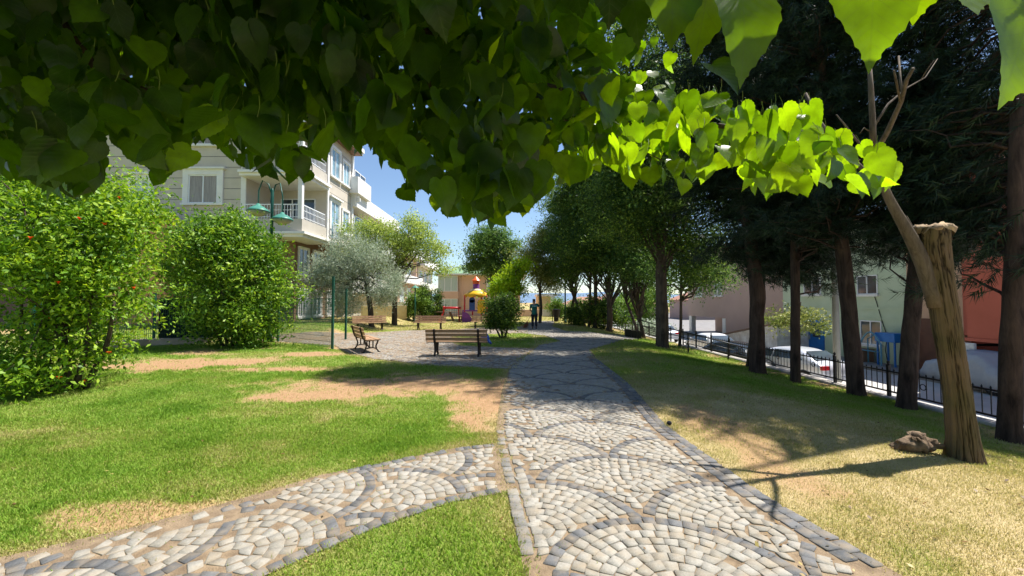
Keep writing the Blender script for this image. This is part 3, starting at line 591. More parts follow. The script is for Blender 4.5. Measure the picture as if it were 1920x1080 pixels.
# ---------------------------------------------------------------- foreground linden
def linden_leaf_shape(detail):
    half = [(0, 0.0), (0.10, -0.075), (0.22, -0.085), (0.34, -0.03), (0.43, 0.08), (0.475, 0.22), (0.46, 0.37), (0.405, 0.52), (0.31, 0.67), (0.20, 0.80), (0.10, 0.90), (0.045, 0.985)]
    if detail:
        h = [half[0]]
        for a, b in zip(half[1:-1], half[2:]):
            nx_, ny_ = (b[1]-a[1]), -(b[0]-a[0]); l = math.hypot(nx_, ny_)
            h.append(a)
            for f in (0.33, 0.66): h.append((a[0]+(b[0]-a[0])*f+nx_/l*(0.020 if f < 0.5 else -0.004), a[1]+(b[1]-a[1])*f+ny_/l*(0.020 if f < 0.5 else -0.004)))
        h.append(half[-1])
    else: h = half[::2]+[half[-1]]
    n = len(h); mid = [(0, max(0.0, 0.02+y*0.97)) for x, y in h]
    pts = mid+[(-x, y) for x, y in h]+[(x, y) for x, y in h]+[(0, 1.06)]
    F = []
    for i in range(n-1): F += [(i, i+1, n+i+1, n+i), (2*n+i, 2*n+i+1, i+1, i)]
    F += [(n-1, 3*n, n+n-1, n-1), (2*n+n-1, 3*n, n-1, 2*n+n-1)]
    F = [f if len(set(f)) == 4 else None for f in F]; F = [f for f in F if f]
    F.append((n-1, 2*n+n-1, 3*n, 2*n-1))
    return np.array(pts), np.array(F)
def linden_leaves(C, D, N, L, rng, detail):
    S, F = linden_leaf_shape(detail); n = len(C); k = len(S)
    b = np.cross(D, N); b /= np.linalg.norm(b, axis=1)[:, None]+1e-9; N = np.cross(b, D)
    fold = rng.uniform(-0.05, 0.30, n); curl = rng.uniform(-0.42, 0.16, n); tw = rng.uniform(-0.25, 0.25, n); asy = rng.uniform(-0.2, 0.2, n); wid = rng.uniform(0.78, 1.12, n)
    x = S[None, :, 0]*wid[:, None]+asy[:, None]*S[None, :, 1]*(1-S[None, :, 1])*0.8; y = np.repeat(S[None, :, 1], n, 0); ax = np.abs(S[None, :, 0])
    ph = rng.uniform(0, 6.28, n)[:, None]
    z = fold[:, None]*ax+curl[:, None]*y*y+tw[:, None]*x*y+0.03*np.sin(8*y+ph)*ax*2
    V = C[:, None]+L[:, None, None]*(x[..., None]*b[:, None]+y[..., None]*D[:, None]+z[..., None]*N[:, None])
    FF = (np.arange(n)[:, None, None]*k+F[None]).reshape(-1, 4)
    return V.reshape(-1, 3), FF, np.tile(S[:, 0], n), np.tile(S[:, 1], n), k
BND = np.array([(-400, 300), (0, 335), (60, 352), (110, 375), (150, 392), (185, 345), (215, 300), (260, 330), (290, 380), (315, 330), (345, 300), (420, 305), (455, 350), (490, 350), (530, 365), (580, 360), (610, 325), (650, 325), (690, 300), (740, 330), (790, 390), (830, 400), (868, 432), (910, 415), (950, 412), (1000, 395), (1040, 355), (1110, 345), (1200, 345), (1250, 350), (1300, 378), (1350, 340), (1420, 362), (1500, 382), (1545, 350), (1580, 372), (1650, 390), (1690, 335), (1700, 330)], float)
BND[:, 1] -= 20*np.clip((760-BND[:, 0])/150, 0, 1)*(BND[:, 0] > 190)
def hang(n, rng, face=0.5):
    D = np.stack([rng.normal(0, 0.35, n), rng.normal(0, 0.30, n)-0.05, -np.ones(n)*rng.uniform(0.55, 1.1, n)], 1); D /= np.linalg.norm(D, axis=1)[:, None]
    N = np.stack([rng.normal(0, 0.55, n), -np.ones(n)*face+rng.normal(0, 0.6, n), rng.normal(0.25, 0.45, n)], 1); return D, N
def sun_ok(P, allow):
    q = P-np.array(SUN)[None]*((P[:, 2]-2.05)/SUN.z)[:, None]; return q, allow(q)
lt = thing('linden_tree', (-2.6, -1.3, 0), 'large linden tree overhanging the camera, heart shaped leaves across the top of the view', 'tree')
lr = np.random.default_rng(21); LV, LF, LX, LY, LR = [], [], [], [], []; voff = 0
def put_leaves(C, L, rng, detail=True, face=0.5, DN=None, rmin=0, rmax=1):
    global voff
    D, N = DN if DN is not None else hang(len(C), rng, face)
    V, Fc, lx, ly, k = linden_leaves(C, D, N, L, rng, detail); LV.append(V); LF.append(Fc+voff); voff += len(V); LX.append(lx); LY.append(ly)
    rv = rng.uniform(rmin, rmax, len(C)); rv = np.where(rng.random(len(C)) < 0.05, rng.uniform(0.6, 1.0, len(C)), rv); LR.append(np.repeat(rv, k))
def region(n, x0, x1, ytop, Y0, Y1, s0, s1, rng, bnd=BND, extra=None, jit=18, upper=None):
    got = 0; CC, LL, DD, NN = [], [], [], []
    while got < n:
        m = 4000; px = rng.uniform(x0, x1, m); py = rng.uniform(ytop, 440, m); Yd = rng.uniform(Y0, Y1, m); L = rng.uniform(s0, s1, m)
        D, N = hang(m, rng); d = np.array([ray(a, b) for a, b in zip(px, py)]); P = np.array(EYE)+d*(Yd/d[:, 1])[:, None]
        T = P+D*L[:, None]*1.06; tx, ty, _ = proj(T[:, 0], T[:, 1], T[:, 2]); mx, my, _ = proj(*(P+D*L[:, None]*0.5).T)
        lim = np.minimum(np.interp(tx, bnd[:, 0], bnd[:, 1]), np.interp(mx, bnd[:, 0], bnd[:, 1])+25)
        ok = (ty < lim+rng.normal(0, jit, m)*0.6)
        if upper is not None: ok &= py > np.interp(px, upper[:, 0], upper[:, 1])
        if extra is not None: ok &= extra(P, px, py)
        CC.append(P[ok]); LL.append(L[ok]); DD.append(D[ok]); NN.append(N[ok]); got += ok.sum()
    return np.vstack(CC)[:n], np.concatenate(LL)[:n], np.vstack(DD)[:n], np.vstack(NN)[:n]
# the hanging mass on the left, its shade put into darker leaf tones
C1, L1, D1, N1 = region(2600, -200, 1010, -160, 0.95, 2.3, 0.066, 0.106, lr); put_leaves(C1, L1, lr, DN=(D1, N1), rmax=0.5)
C1b, L1b, D1b, N1b = region(330, 730, 1110, 40, 1.5, 2.2, 0.06, 0.095, lr); put_leaves(C1b, L1b, lr, DN=(D1b, N1b))
# the sunlit limb on the right, sunlight also put into lighter leaf tones
up2 = np.array([(980, 60), (1080, 120), (1250, 165), (1350, 175), (1450, 185), (1520, 195), (1580, 262), (1700, 285)], float)
C2, L2, D2, N2 = region(330, 990, 1668, 60, 1.35, 1.95, 0.07, 0.108, lr, upper=up2); put_leaves(C2, L2, lr, DN=(D2, N2), rmin=0.35)
C2b, L2b, D2b, N2b = region(70, 930, 1270, 60, 1.9, 2.5, 0.06, 0.085, lr, bnd=np.array([(900, 230), (1270, 230)], float)); put_leaves(C2b, L2b, lr, DN=(D2b, N2b), rmin=0.3)
# close leaves along the top, shade painted in by dark tones
b3 = np.array([(640, 150), (840, 120), (930, 75), (1080, 70), (1180, 95), (1260, 110), (1330, 150), (1400, 175), (1460, 120), (1490, 40), (1510, -10)], float)
C3, L3, D3, N3 = region(75, 700, 1500, -260, 0.62, 0.95, 0.075, 0.11, lr, bnd=b3, jit=10); put_leaves(C3, L3, lr, DN=(D3, N3), rmax=0.45)
big = [(1640, -70, 0.50, 0.130, 0.08, -0.15), (1790, -120, 0.50, 0.135, 0.2, 0.1), (1935, 0, 0.46, 0.130, 0.35, 0.2), (1572, -75, 0.56, 0.085, -0.3, 0.3), (1720, -110, 0.60, 0.12, 0.1, -0.2), (1390, -20, 0.55, 0.125, -0.05, 0.15), (1880, -110, 0.54, 0.13, 0.1, 0.2), (1400, 5, 0.75, 0.06, 0.4, 0.1), (1500, -120, 0.6, 0.09, -0.2, 0), (1840, -160, 0.58, 0.13, -0.1, -0.2), (1690, -150, 0.56, 0.12, -0.2, 0.2), (1330, -60, 0.6, 0.12, 0.15, -0.1), (1250, -70, 0.6, 0.12, -0.1, 0.1)]
C4 = np.array([at(a, b, c) for a, b, c, *_ in big]); L4 = np.array([q[3] for q in big])
D4 = np.array([(-q[4], -0.15, -1.0) for q in big]); D4 /= np.linalg.norm(D4, axis=1)[:, None]; N4 = np.array([(q[5], -1.0, 0.35) for q in big])
put_leaves(C4, L4, lr, DN=(D4, N4), rmin=0.5, rmax=1.0)  # sunlight put into the paler leaf tones
# the rest of the crown, above and behind, shaped to shade leaves and ground
n5 = 15000; qx = lr.uniform(-4.2, 0.62, n5); qy = lr.uniform(-0.6, 2.5, n5); hh = lr.uniform(0.45, 3.4, n5)
P5 = np.stack([qx, qy, np.full(n5, 2.0)], 1)+np.array(SUN)[None]*(hh/SUN.z)[:, None]
lim5 = np.where((qy > 0.62) & (qy < 1.15), 0.52, np.where(qy >= 1.15, 0.08+0.12*(qy < 1.5), 0.16)); ok = (qx < lim5+lr.normal(0, 0.03, n5)) & (qy < 2.3+lr.normal(0, 0.1, n5))
n6 = 20000; P6 = np.stack([lr.uniform(-8, 4.2, n6), lr.uniform(-9, -0.3, n6), lr.uniform(2.5, 5.5, n6)], 1); P5 = np.vstack([P5, P6]); ok = np.r_[ok, np.ones(n6, bool)]
fx, fy, fd = proj(*P5.T); vis = fd > 0.2; ok &= ~vis | (fy < np.interp(fx, BND[:, 0], BND[:, 1])-70)
ok &= ~(vis & (fd < 0.9) & (fy > -50))
P5 = P5[ok]; n5 = len(P5); D5 = lr.normal(size=(n5, 3)); D5[:, 2] = D5[:, 2]*0.3-0.3; D5 /= np.linalg.norm(D5, axis=1)[:, None]
N5 = np.stack([lr.normal(0.25, 0.35, n5), lr.normal(0, 0.35, n5), np.ones(n5)], 1); put_leaves(P5, lr.uniform(0.085, 0.125, n5), lr, detail=False, DN=(D5, N5))
np_mesh('crown', np.vstack(LV), np.vstack(LF), M['lf_linden'], lt, {'rnd': np.concatenate(LR), 'lx': np.concatenate(LX), 'ly': np.concatenate(LY)}, smooth=True)
tm = MB(); trunk_pts(tm, [(-2.6, -1.3, -0.05), (-2.55, -1.25, 1.2), (-2.5, -1.15, 2.4), (-2.4, -1.0, 3.6), (-2.3, -0.9, 5.0)], [0.24, 0.21, 0.19, 0.14, 0.05])
tm.build('trunk', M['bark_linden'], lt, smooth=True)
def limb(pts, r0, r1, nm='branch'):
    pts = np.array([tuple(p) for p in pts]); t = np.linspace(0, 1, len(pts)); s = np.linspace(0, 1, len(pts)*4); q = np.stack([np.interp(s, t, pts[:, i]) for i in range(3)], 1)
    for _ in range(3):
        for i in range(3): q[1:-1, i] = np.convolve(q[:, i], [0.25, 0.5, 0.25], 'valid')
    q += np.random.default_rng(len(pts)).normal(0, 0.0022, q.shape)
    m = MB(); m.tube([tuple(v) for v in q], list(np.linspace(r0, r1, len(q))), 10, jit=0.06)
    return m, q
B1 = [(-2.42, -1.0, 3.3), (-1.5, 0.2, 2.95), at(560, -120, 1.2), at(740, 30, 1.35), at(850, 100, 1.45), at(930, 145, 1.5), at(1050, 172, 1.55), at(1200, 205, 1.6), at(1350, 238, 1.66), at(1480, 255, 1.68), at(1610, 300, 1.7)]
m1, q1 = limb(B1, 0.034, 0.004)
m1.tube([at(960, 158, 1.52), at(1010, 185, 1.5), at(1045, 215, 1.5), at(1090, 245, 1.52)], [0.008, 0.006, 0.005, 0.002], 7)
m1.tube([at(760, 50, 1.37), at(800, 140, 1.5), at(830, 230, 1.6), at(850, 330, 1.7)], [0.010, 0.008, 0.006, 0.002], 7)
m1.tube([at(1100, 180, 1.57), at(1160, 260, 1.62), at(1240, 300, 1.66)], [0.006, 0.004, 0.002], 7)
m1.tube([at(940, 150, 1.5), at(950, 260, 1.7), at(960, 350, 1.8)], [0.007, 0.005, 0.002], 7)
m1.build('branch', M['bark_linden'], lt, smooth=True)
m2, _ = limb([(-2.45, -1.0, 3.0), (-1.9, 0.0, 2.8), at(60, -40, 1.25), at(125, 60, 1.3), at(180, 125, 1.4), at(215, 195, 1.5), at(270, 270, 1.6)], 0.028, 0.004)
m2.tube([at(180, 125, 1.4), at(300, 180, 1.6), at(420, 240, 1.75), at(540, 260, 1.9)], [0.008, 0.006, 0.004, 0.002], 7); m2.build('branch', M['bark_linden'], lt, smooth=True)
m3, _ = limb([(-2.4, -0.95, 3.6), (-0.8, -0.2, 3.0), (0.1, 0.25, 2.6), at(1300, -150, 0.62), at(1500, -130, 0.6), at(1750, -180, 0.55), at(1900, -150, 0.55)], 0.03, 0.004); m3.build('branch', M['bark_linden'], lt, smooth=True)
# petioles of the hanging leaves
pm = MB()
for C, Dd, sel in ((C1, D1, range(0, 2600, 3)), (C2, D2, range(330)), (C4, D4, range(len(C4)))):
    for i in sel:
        p = Vector(C[i]); e = p+Vector((random.uniform(-.02, .02), random.uniform(-.02, .02), 0.045)); pm.tube([p-Vector((0, 0, 0.004)), p*0.5+e*0.5+Vector((0.004, 0, 0)), e], 0.0009, 4, cap=False)
M['petiole'] = surf('petiole', (0.20, 0.26, 0.05), bump=0, rough=0.5); pm.build('leaf_stalks', M['petiole'], lt)

# ---------------------------------------------------------------- pines on the right
def pine(base, trunk, radii, zones, nt, seed, label, group='pine trees along the street fence'):
    rng = np.random.default_rng(seed); t = thing('pine_tree', base, label, 'tree', group)
    B = np.array(zones, float); wt = (B[:, 3]*B[:, 4]*B[:, 5])**(2/3); wt /= wt.sum()
    nb_ = nt//9; k = rng.choice(len(B), nb_, p=wt); u = rng.normal(size=(nb_, 3)); u /= np.linalg.norm(u, axis=1)[:, None]
    bc = B[k, :3]+u*B[k, 3:6]*(0.2+0.8*rng.random(nb_)**0.6)[:, None]
    tx_ = np.array(trunk); ctr = np.stack([np.interp(bc[:, 2], tx_[:, 2], tx_[:, j]) for j in range(2)]+[bc[:, 2]], 1); bd_ = bc-ctr; bd_[:, 2] = -0.22; bd_ /= np.linalg.norm(bd_, axis=1)[:, None]+1e-9
    per_b = 26; cc = np.repeat(bc, per_b, 0)+np.repeat(bd_, per_b, 0)*rng.uniform(-1.1, 0.35, (nb_*per_b, 1))+rng.normal(0, 1, (nb_*per_b, 3))*np.array([0.26, 0.26, 0.10]); u = np.repeat(bd_, per_b, 0)+rng.normal(0, 0.35, (nb_*per_b, 3))
    shd = cc-np.array(SUN)[None]*((cc[:, 2])/SUN.z)[:, None]; ln_ = np.where(shd[:, 0] > 2, 4.85-0.53*(shd[:, 0]-2), 4.85+0.60*(2-shd[:, 0]))
    gap_ = fbm(bc[:, 0]*1.1+bc[:, 1]*0.5, bc[:, 2]*1.1, 91, 2) < 0.27; gap_ = np.repeat(gap_ & (bc[:, 2] > 3.6), per_b)
    wv = 1.5*(fbm(shd[:, 0]*0.9, shd[:, 1]*0.9, 90, 3)-0.5); kp = ~gap_ & (shd[:, 1] > ln_+wv) & (shd[:, 0] > -4.3+wv); cc = cc[kp]; u = u[kp]; nt = len(cc)  # crown cut back where its shadow would cross the sunlit lawn
    # shoots grouped on boughs
    per = 24; n = nt*per; c = np.repeat(cc, per, 0)
    ax = u*np.array([1, 1, 0.3])+rng.normal(0, 0.3, (nt, 3)); ax[:, 2] -= 0.15; ax /= np.linalg.norm(ax, axis=1)[:, None]; axr = np.repeat(ax, per, 0)
    s = rng.uniform(-0.22, 0.16, n); p = c+axr*s[:, None]
    d = rng.normal(size=(n, 3)); d -= axr*(d*axr).sum(1)[:, None]; d /= np.linalg.norm(d, axis=1)[:, None]+1e-9
    d = d*0.8+axr*0.75; d[:, 2] -= 0.22; d /= np.linalg.norm(d, axis=1)[:, None]
    ln = rng.uniform(0.13, 0.24, n)[:, None]; w = np.cross(d, rng.normal(size=(n, 3))); w /= np.linalg.norm(w, axis=1)[:, None]+1e-9; w *= 0.008
    V = np.stack([p-w, p+w, p+d*ln], 1).reshape(-1, 3); rnd = np.repeat(np.clip(np.repeat(rng.random(nt), per)*0.6+rng.random(n)*0.4, 0, 1), 3)
    np_mesh('crown', V, np.arange(len(V)).reshape(-1, 3), M['needle'], t, {'rnd': rnd})
    mb = MB(); trunk_pts(mb, trunk, radii, 16)
    zt = np.array(trunk)[:, 2]
    for i in rng.choice(nt, min(170, nt), replace=False):
        z0 = min(max(cc[i, 2]+rng.uniform(-0.9, 0.2), trunk[1][2]+0.6), trunk[-1][2]-0.05); p0 = [np.interp(z0, zt, np.array(trunk)[:, j]) for j in range(2)]+[z0]
        mb.tube(wob(p0, cc[i], 6, 0.035, rng), list(np.linspace(0.028, 0.006, 6)), 5)
    mb.build('trunk', M['pine_bark'], t, smooth=True); return t
def pine_px(bx, by, r, mid, top, H, zones, nt, seed, label):
    """base pixel, trunk radius, a pixel the trunk passes half way, a pixel near the top of what shows, real height"""
    b = G(bx, by); Yb = b.y; m = at(mid[0], mid[1], Yb); tt = at(top[0], top[1], Yb); d = (tt-m)/max(tt.z-m.z, 0.1); e = tt+d*0.5*(H-tt.z)
    tr = [(b.x, b.y, b.z-0.15), tuple(b*0.5+m*0.5), tuple(m), tuple(tt), (e.x, e.y+0.1, (tt.z+H)/2), (e.x+0.1, e.y+0.15, H)]
    rr = [r*1.08, r*0.98, r*0.92, r*0.72, r*0.45, 0.03]
    Z = [(tt.x+a, Yb+q, z, rx, ry, rz) for a, q, z, rx, ry, rz in zones]
    return pine(b, tr, rr, Z, nt, seed, label)
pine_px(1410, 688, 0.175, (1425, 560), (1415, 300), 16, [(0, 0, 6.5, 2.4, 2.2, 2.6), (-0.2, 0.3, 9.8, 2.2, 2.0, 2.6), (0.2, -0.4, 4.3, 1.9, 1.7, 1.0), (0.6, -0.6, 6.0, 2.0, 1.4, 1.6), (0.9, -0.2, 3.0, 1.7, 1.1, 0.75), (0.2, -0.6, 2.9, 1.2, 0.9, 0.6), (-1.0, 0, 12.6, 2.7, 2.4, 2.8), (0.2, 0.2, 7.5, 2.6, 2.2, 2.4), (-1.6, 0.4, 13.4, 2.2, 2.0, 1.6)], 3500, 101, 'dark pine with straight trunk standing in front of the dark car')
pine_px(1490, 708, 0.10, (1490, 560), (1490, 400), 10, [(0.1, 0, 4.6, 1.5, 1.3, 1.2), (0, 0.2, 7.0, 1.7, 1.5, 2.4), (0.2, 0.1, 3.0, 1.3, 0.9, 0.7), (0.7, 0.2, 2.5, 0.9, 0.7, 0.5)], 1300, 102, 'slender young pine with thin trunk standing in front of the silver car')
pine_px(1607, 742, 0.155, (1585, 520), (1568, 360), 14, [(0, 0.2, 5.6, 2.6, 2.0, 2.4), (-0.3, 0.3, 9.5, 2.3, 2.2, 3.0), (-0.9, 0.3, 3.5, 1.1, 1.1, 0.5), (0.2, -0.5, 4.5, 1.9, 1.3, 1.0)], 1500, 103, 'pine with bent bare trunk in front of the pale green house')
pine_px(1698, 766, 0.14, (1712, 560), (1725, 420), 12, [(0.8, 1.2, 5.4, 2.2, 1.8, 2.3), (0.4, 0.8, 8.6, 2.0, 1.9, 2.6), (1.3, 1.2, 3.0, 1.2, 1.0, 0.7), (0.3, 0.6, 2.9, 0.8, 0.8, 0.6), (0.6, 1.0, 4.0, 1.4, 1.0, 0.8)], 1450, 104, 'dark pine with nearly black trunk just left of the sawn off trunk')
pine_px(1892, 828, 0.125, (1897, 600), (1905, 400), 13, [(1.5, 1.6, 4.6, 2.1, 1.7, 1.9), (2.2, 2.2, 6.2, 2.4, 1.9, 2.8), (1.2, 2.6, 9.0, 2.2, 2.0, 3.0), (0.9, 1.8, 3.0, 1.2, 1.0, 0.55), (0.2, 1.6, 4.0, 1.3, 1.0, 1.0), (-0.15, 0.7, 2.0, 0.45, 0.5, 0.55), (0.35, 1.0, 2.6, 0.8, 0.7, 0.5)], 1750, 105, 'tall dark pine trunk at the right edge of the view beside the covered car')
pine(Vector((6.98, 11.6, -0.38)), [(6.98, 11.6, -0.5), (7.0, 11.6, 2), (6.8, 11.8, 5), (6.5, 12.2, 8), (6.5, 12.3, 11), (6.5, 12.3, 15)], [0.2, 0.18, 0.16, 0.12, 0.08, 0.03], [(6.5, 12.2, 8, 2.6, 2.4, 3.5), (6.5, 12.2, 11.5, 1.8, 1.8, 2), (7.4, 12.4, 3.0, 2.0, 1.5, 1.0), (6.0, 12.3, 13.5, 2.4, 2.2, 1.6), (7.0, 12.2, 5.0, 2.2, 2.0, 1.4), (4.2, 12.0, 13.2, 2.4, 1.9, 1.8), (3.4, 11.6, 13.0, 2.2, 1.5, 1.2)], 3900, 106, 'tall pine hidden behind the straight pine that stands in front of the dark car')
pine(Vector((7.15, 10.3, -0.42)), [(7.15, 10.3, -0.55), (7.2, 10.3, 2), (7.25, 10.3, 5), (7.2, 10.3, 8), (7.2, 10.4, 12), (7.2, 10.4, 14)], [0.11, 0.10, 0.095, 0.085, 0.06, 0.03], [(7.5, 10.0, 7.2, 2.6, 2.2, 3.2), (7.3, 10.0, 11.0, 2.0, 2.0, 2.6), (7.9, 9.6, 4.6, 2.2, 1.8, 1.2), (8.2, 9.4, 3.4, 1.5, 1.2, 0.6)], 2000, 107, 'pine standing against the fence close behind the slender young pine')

# ---------------------------------------------------------------- broadleaf trees of the right row
def gxy(px, py): return G(px, py)
def row_tree(px, py, label, r, lean, fork, crown, leaf, seed, clumps=420, per=42, size=0.12, spread=0.34, extra=None, group='broadleaf trees along the right of the path'):
    b = gxy(px, py); f = Vector((b.x+lean[0], b.y+lean[1], b.z+fork))
    tr = [(b.x, b.y, b.z-0.1), tuple(b*0.6+f*0.4+Vector((0.04, 0, 0))), tuple(f), (f.x+lean[0]*0.4, f.y, f.z+1.4)]
    bl = [(b.x+a, b.y+c, z, rx, ry, rz) for a, c, z, rx, ry, rz in crown]
    ex = []
    for (dx, dz, rr) in (extra or []): ex.append(([(f.x-lean[0]*0.3, f.y, f.z-0.35), (f.x+dx*0.5, f.y, f.z+dz*0.4), (f.x+dx, f.y+0.1, f.z+dz)], [rr, rr*0.85, rr*0.5]))
    return tree('broadleaf_tree', b, label, 'tree', tr, [r, r*0.88, r*0.8, r*0.5], bl, clumps, per, spread, size, leaf, seed, limbs=26, group=group, extra=ex, limb_r=0.06, shell=0.35)
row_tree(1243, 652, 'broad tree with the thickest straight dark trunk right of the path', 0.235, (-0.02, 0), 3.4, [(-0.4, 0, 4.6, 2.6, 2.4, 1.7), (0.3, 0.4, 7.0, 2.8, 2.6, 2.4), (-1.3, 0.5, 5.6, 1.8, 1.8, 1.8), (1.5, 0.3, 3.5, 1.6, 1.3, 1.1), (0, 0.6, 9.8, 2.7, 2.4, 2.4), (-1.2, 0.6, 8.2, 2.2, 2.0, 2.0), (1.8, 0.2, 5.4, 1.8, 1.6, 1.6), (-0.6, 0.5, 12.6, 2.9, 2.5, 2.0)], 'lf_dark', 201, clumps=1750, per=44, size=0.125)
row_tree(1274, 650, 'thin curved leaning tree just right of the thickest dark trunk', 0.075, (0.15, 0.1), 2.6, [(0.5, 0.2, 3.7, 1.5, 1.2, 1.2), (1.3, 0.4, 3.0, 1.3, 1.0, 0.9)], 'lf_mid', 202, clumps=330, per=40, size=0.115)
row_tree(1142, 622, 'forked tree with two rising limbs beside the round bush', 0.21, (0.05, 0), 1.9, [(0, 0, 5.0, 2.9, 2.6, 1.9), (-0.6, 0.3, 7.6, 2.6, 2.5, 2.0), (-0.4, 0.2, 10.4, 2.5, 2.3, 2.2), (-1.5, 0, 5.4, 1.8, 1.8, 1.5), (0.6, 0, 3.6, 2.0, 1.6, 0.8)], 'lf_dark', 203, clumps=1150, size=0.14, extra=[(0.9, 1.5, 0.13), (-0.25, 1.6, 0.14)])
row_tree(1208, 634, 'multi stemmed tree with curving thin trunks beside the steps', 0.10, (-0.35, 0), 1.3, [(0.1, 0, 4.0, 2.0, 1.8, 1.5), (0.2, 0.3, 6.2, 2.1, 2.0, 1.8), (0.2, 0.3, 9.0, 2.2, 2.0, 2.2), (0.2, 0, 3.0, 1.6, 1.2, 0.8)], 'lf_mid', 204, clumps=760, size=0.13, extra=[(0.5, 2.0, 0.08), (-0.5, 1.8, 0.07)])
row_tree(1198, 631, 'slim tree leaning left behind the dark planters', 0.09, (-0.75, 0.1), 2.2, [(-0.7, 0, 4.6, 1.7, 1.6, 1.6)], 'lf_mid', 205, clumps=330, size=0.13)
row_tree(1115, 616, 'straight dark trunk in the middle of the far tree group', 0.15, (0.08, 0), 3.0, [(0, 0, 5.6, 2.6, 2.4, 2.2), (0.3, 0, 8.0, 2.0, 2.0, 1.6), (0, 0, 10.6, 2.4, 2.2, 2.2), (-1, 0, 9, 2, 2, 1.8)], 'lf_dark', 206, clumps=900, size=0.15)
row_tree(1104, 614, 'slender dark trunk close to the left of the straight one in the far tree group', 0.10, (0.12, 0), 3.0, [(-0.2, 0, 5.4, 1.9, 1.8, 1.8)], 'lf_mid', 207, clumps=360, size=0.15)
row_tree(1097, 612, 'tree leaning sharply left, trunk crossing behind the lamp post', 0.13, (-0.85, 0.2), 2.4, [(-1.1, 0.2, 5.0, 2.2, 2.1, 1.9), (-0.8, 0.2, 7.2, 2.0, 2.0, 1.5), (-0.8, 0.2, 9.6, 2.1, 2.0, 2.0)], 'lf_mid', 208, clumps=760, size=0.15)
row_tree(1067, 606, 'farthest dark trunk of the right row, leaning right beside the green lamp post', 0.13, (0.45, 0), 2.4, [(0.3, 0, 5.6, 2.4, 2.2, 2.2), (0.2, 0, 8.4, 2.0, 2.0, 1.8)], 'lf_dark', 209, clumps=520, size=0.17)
# tall crowns behind, closing the wood above the path
b = Vector((6.4, 17.5, -0.3)); tree('broadleaf_tree', b, 'tall dense tree rising behind the multi stemmed tree', 'tree', [(b.x, b.y, b.z-0.1), (b.x, b.y, 3), (b.x+0.1, b.y, 6), (b.x, b.y, 9)], [0.2, 0.18, 0.14, 0.06], [(b.x-0.4, b.y, 7.4, 3.0, 2.6, 2.8), (b.x, b.y, 10.3, 2.4, 2.4, 2.2)], 760, 42, 0.4, 0.15, 'lf_mid', 210, limbs=24, group='broadleaf trees along the right of the path', shell=0.35)
# variegated privet and neighbours at the end of the path
b = gxy(1012, 606); tree('privet_tree', b, 'cream green variegated tree with rounded drooping crown above the sweeper', 'tree', [(b.x, b.y, b.z-0.1), (b.x+0.1, b.y, 1.2), (b.x, b.y, 2.6), (b.x+0.2, b.y, 4.5)], [0.13, 0.12, 0.1, 0.04], [(b.x-0.35, b.y, 4.2, 1.75, 1.7, 1.6), (b.x+0.5, b.y, 6.0, 1.7, 1.6, 1.7), (b.x+1.0, b.y+0.3, 3.6, 1.3, 1.3, 1.3)], 620, 44, 0.26, 0.13, 'lf_priv', 211, limbs=16, shell=0.45)
b = Vector((-0.35, 27, 0)); tree('shrub_tree', b, 'bright yellow green young tree behind the dark round bush', 'tree', [(b.x, b.y, -0.1), (b.x, b.y, 1.2), (b.x+0.2, b.y, 2.4), (b.x+0.2, b.y, 3.6)], [0.09, 0.08, 0.06, 0.03], [(b.x+0.1, b.y, 3.1, 1.15, 1.1, 1.0), (b.x+0.75, b.y, 3.9, 0.8, 0.8, 0.7), (b.x-0.2, b.y, 2.2, 1.0, 0.9, 0.9)], 260, 34, 0.22, 0.17, 'lf_yellow', 212, limbs=8, shell=0.4)
b = Vector((-1.9, 37, 0)); tree('broadleaf_tree', b, 'grey green airy tree in front of the peach house with green roof', 'tree', [(b.x, b.y, -0.1), (b.x+0.1, b.y, 2), (b.x, b.y, 4), (b.x+0.1, b.y, 6.8)], [0.2, 0.18, 0.15, 0.05], [(b.x-0.9, b.y, 6.2, 1.8, 1.7, 1.5), (b.x+0.9, b.y, 6.4, 1.7, 1.7, 1.6), (b.x, b.y, 7.4, 1.7, 1.6, 1.2), (b.x+0.3, b.y, 4.6, 1.9, 1.7, 1.1), (b.x-1.6, b.y, 4.9, 0.9, 0.9, 0.6)], 620, 38, 0.3, 0.20, 'lf_mid', 213, limbs=22, shell=0.45)
# round bush on the grass island
b = G(943, 634); tree('round_bush', b, 'dark glossy round bush on the grass island right of the benches', 'bush', [(b.x, b.y, -0.05), (b.x-0.05, b.y, 0.3), (b.x-0.15, b.y, 0.8), (b.x-0.1, b.y, 1.4)], [0.06, 0.05, 0.04, 0.02], [(b.x, b.y, 0.98, 0.86, 0.8, 0.66), (b.x+0.1, b.y, 1.6, 0.66, 0.6, 0.52), (b.x-0.2, b.y, 1.35, 0.7, 0.65, 0.6)], 330, 34, 0.12, 0.105, 'lf_dark', 214, limbs=18, limb_r=0.02, shell=0.3, extra=[([(b.x+0.06, b.y, -0.05), (b.x+0.2, b.y, 0.4), (b.x+0.3, b.y, 1.0)], [0.05, 0.04, 0.02]), ([(b.x-0.08, b.y+0.05, -0.05), (b.x-0.3, b.y, 0.4), (b.x-0.45, b.y, 0.9)], [0.045, 0.035, 0.02])])

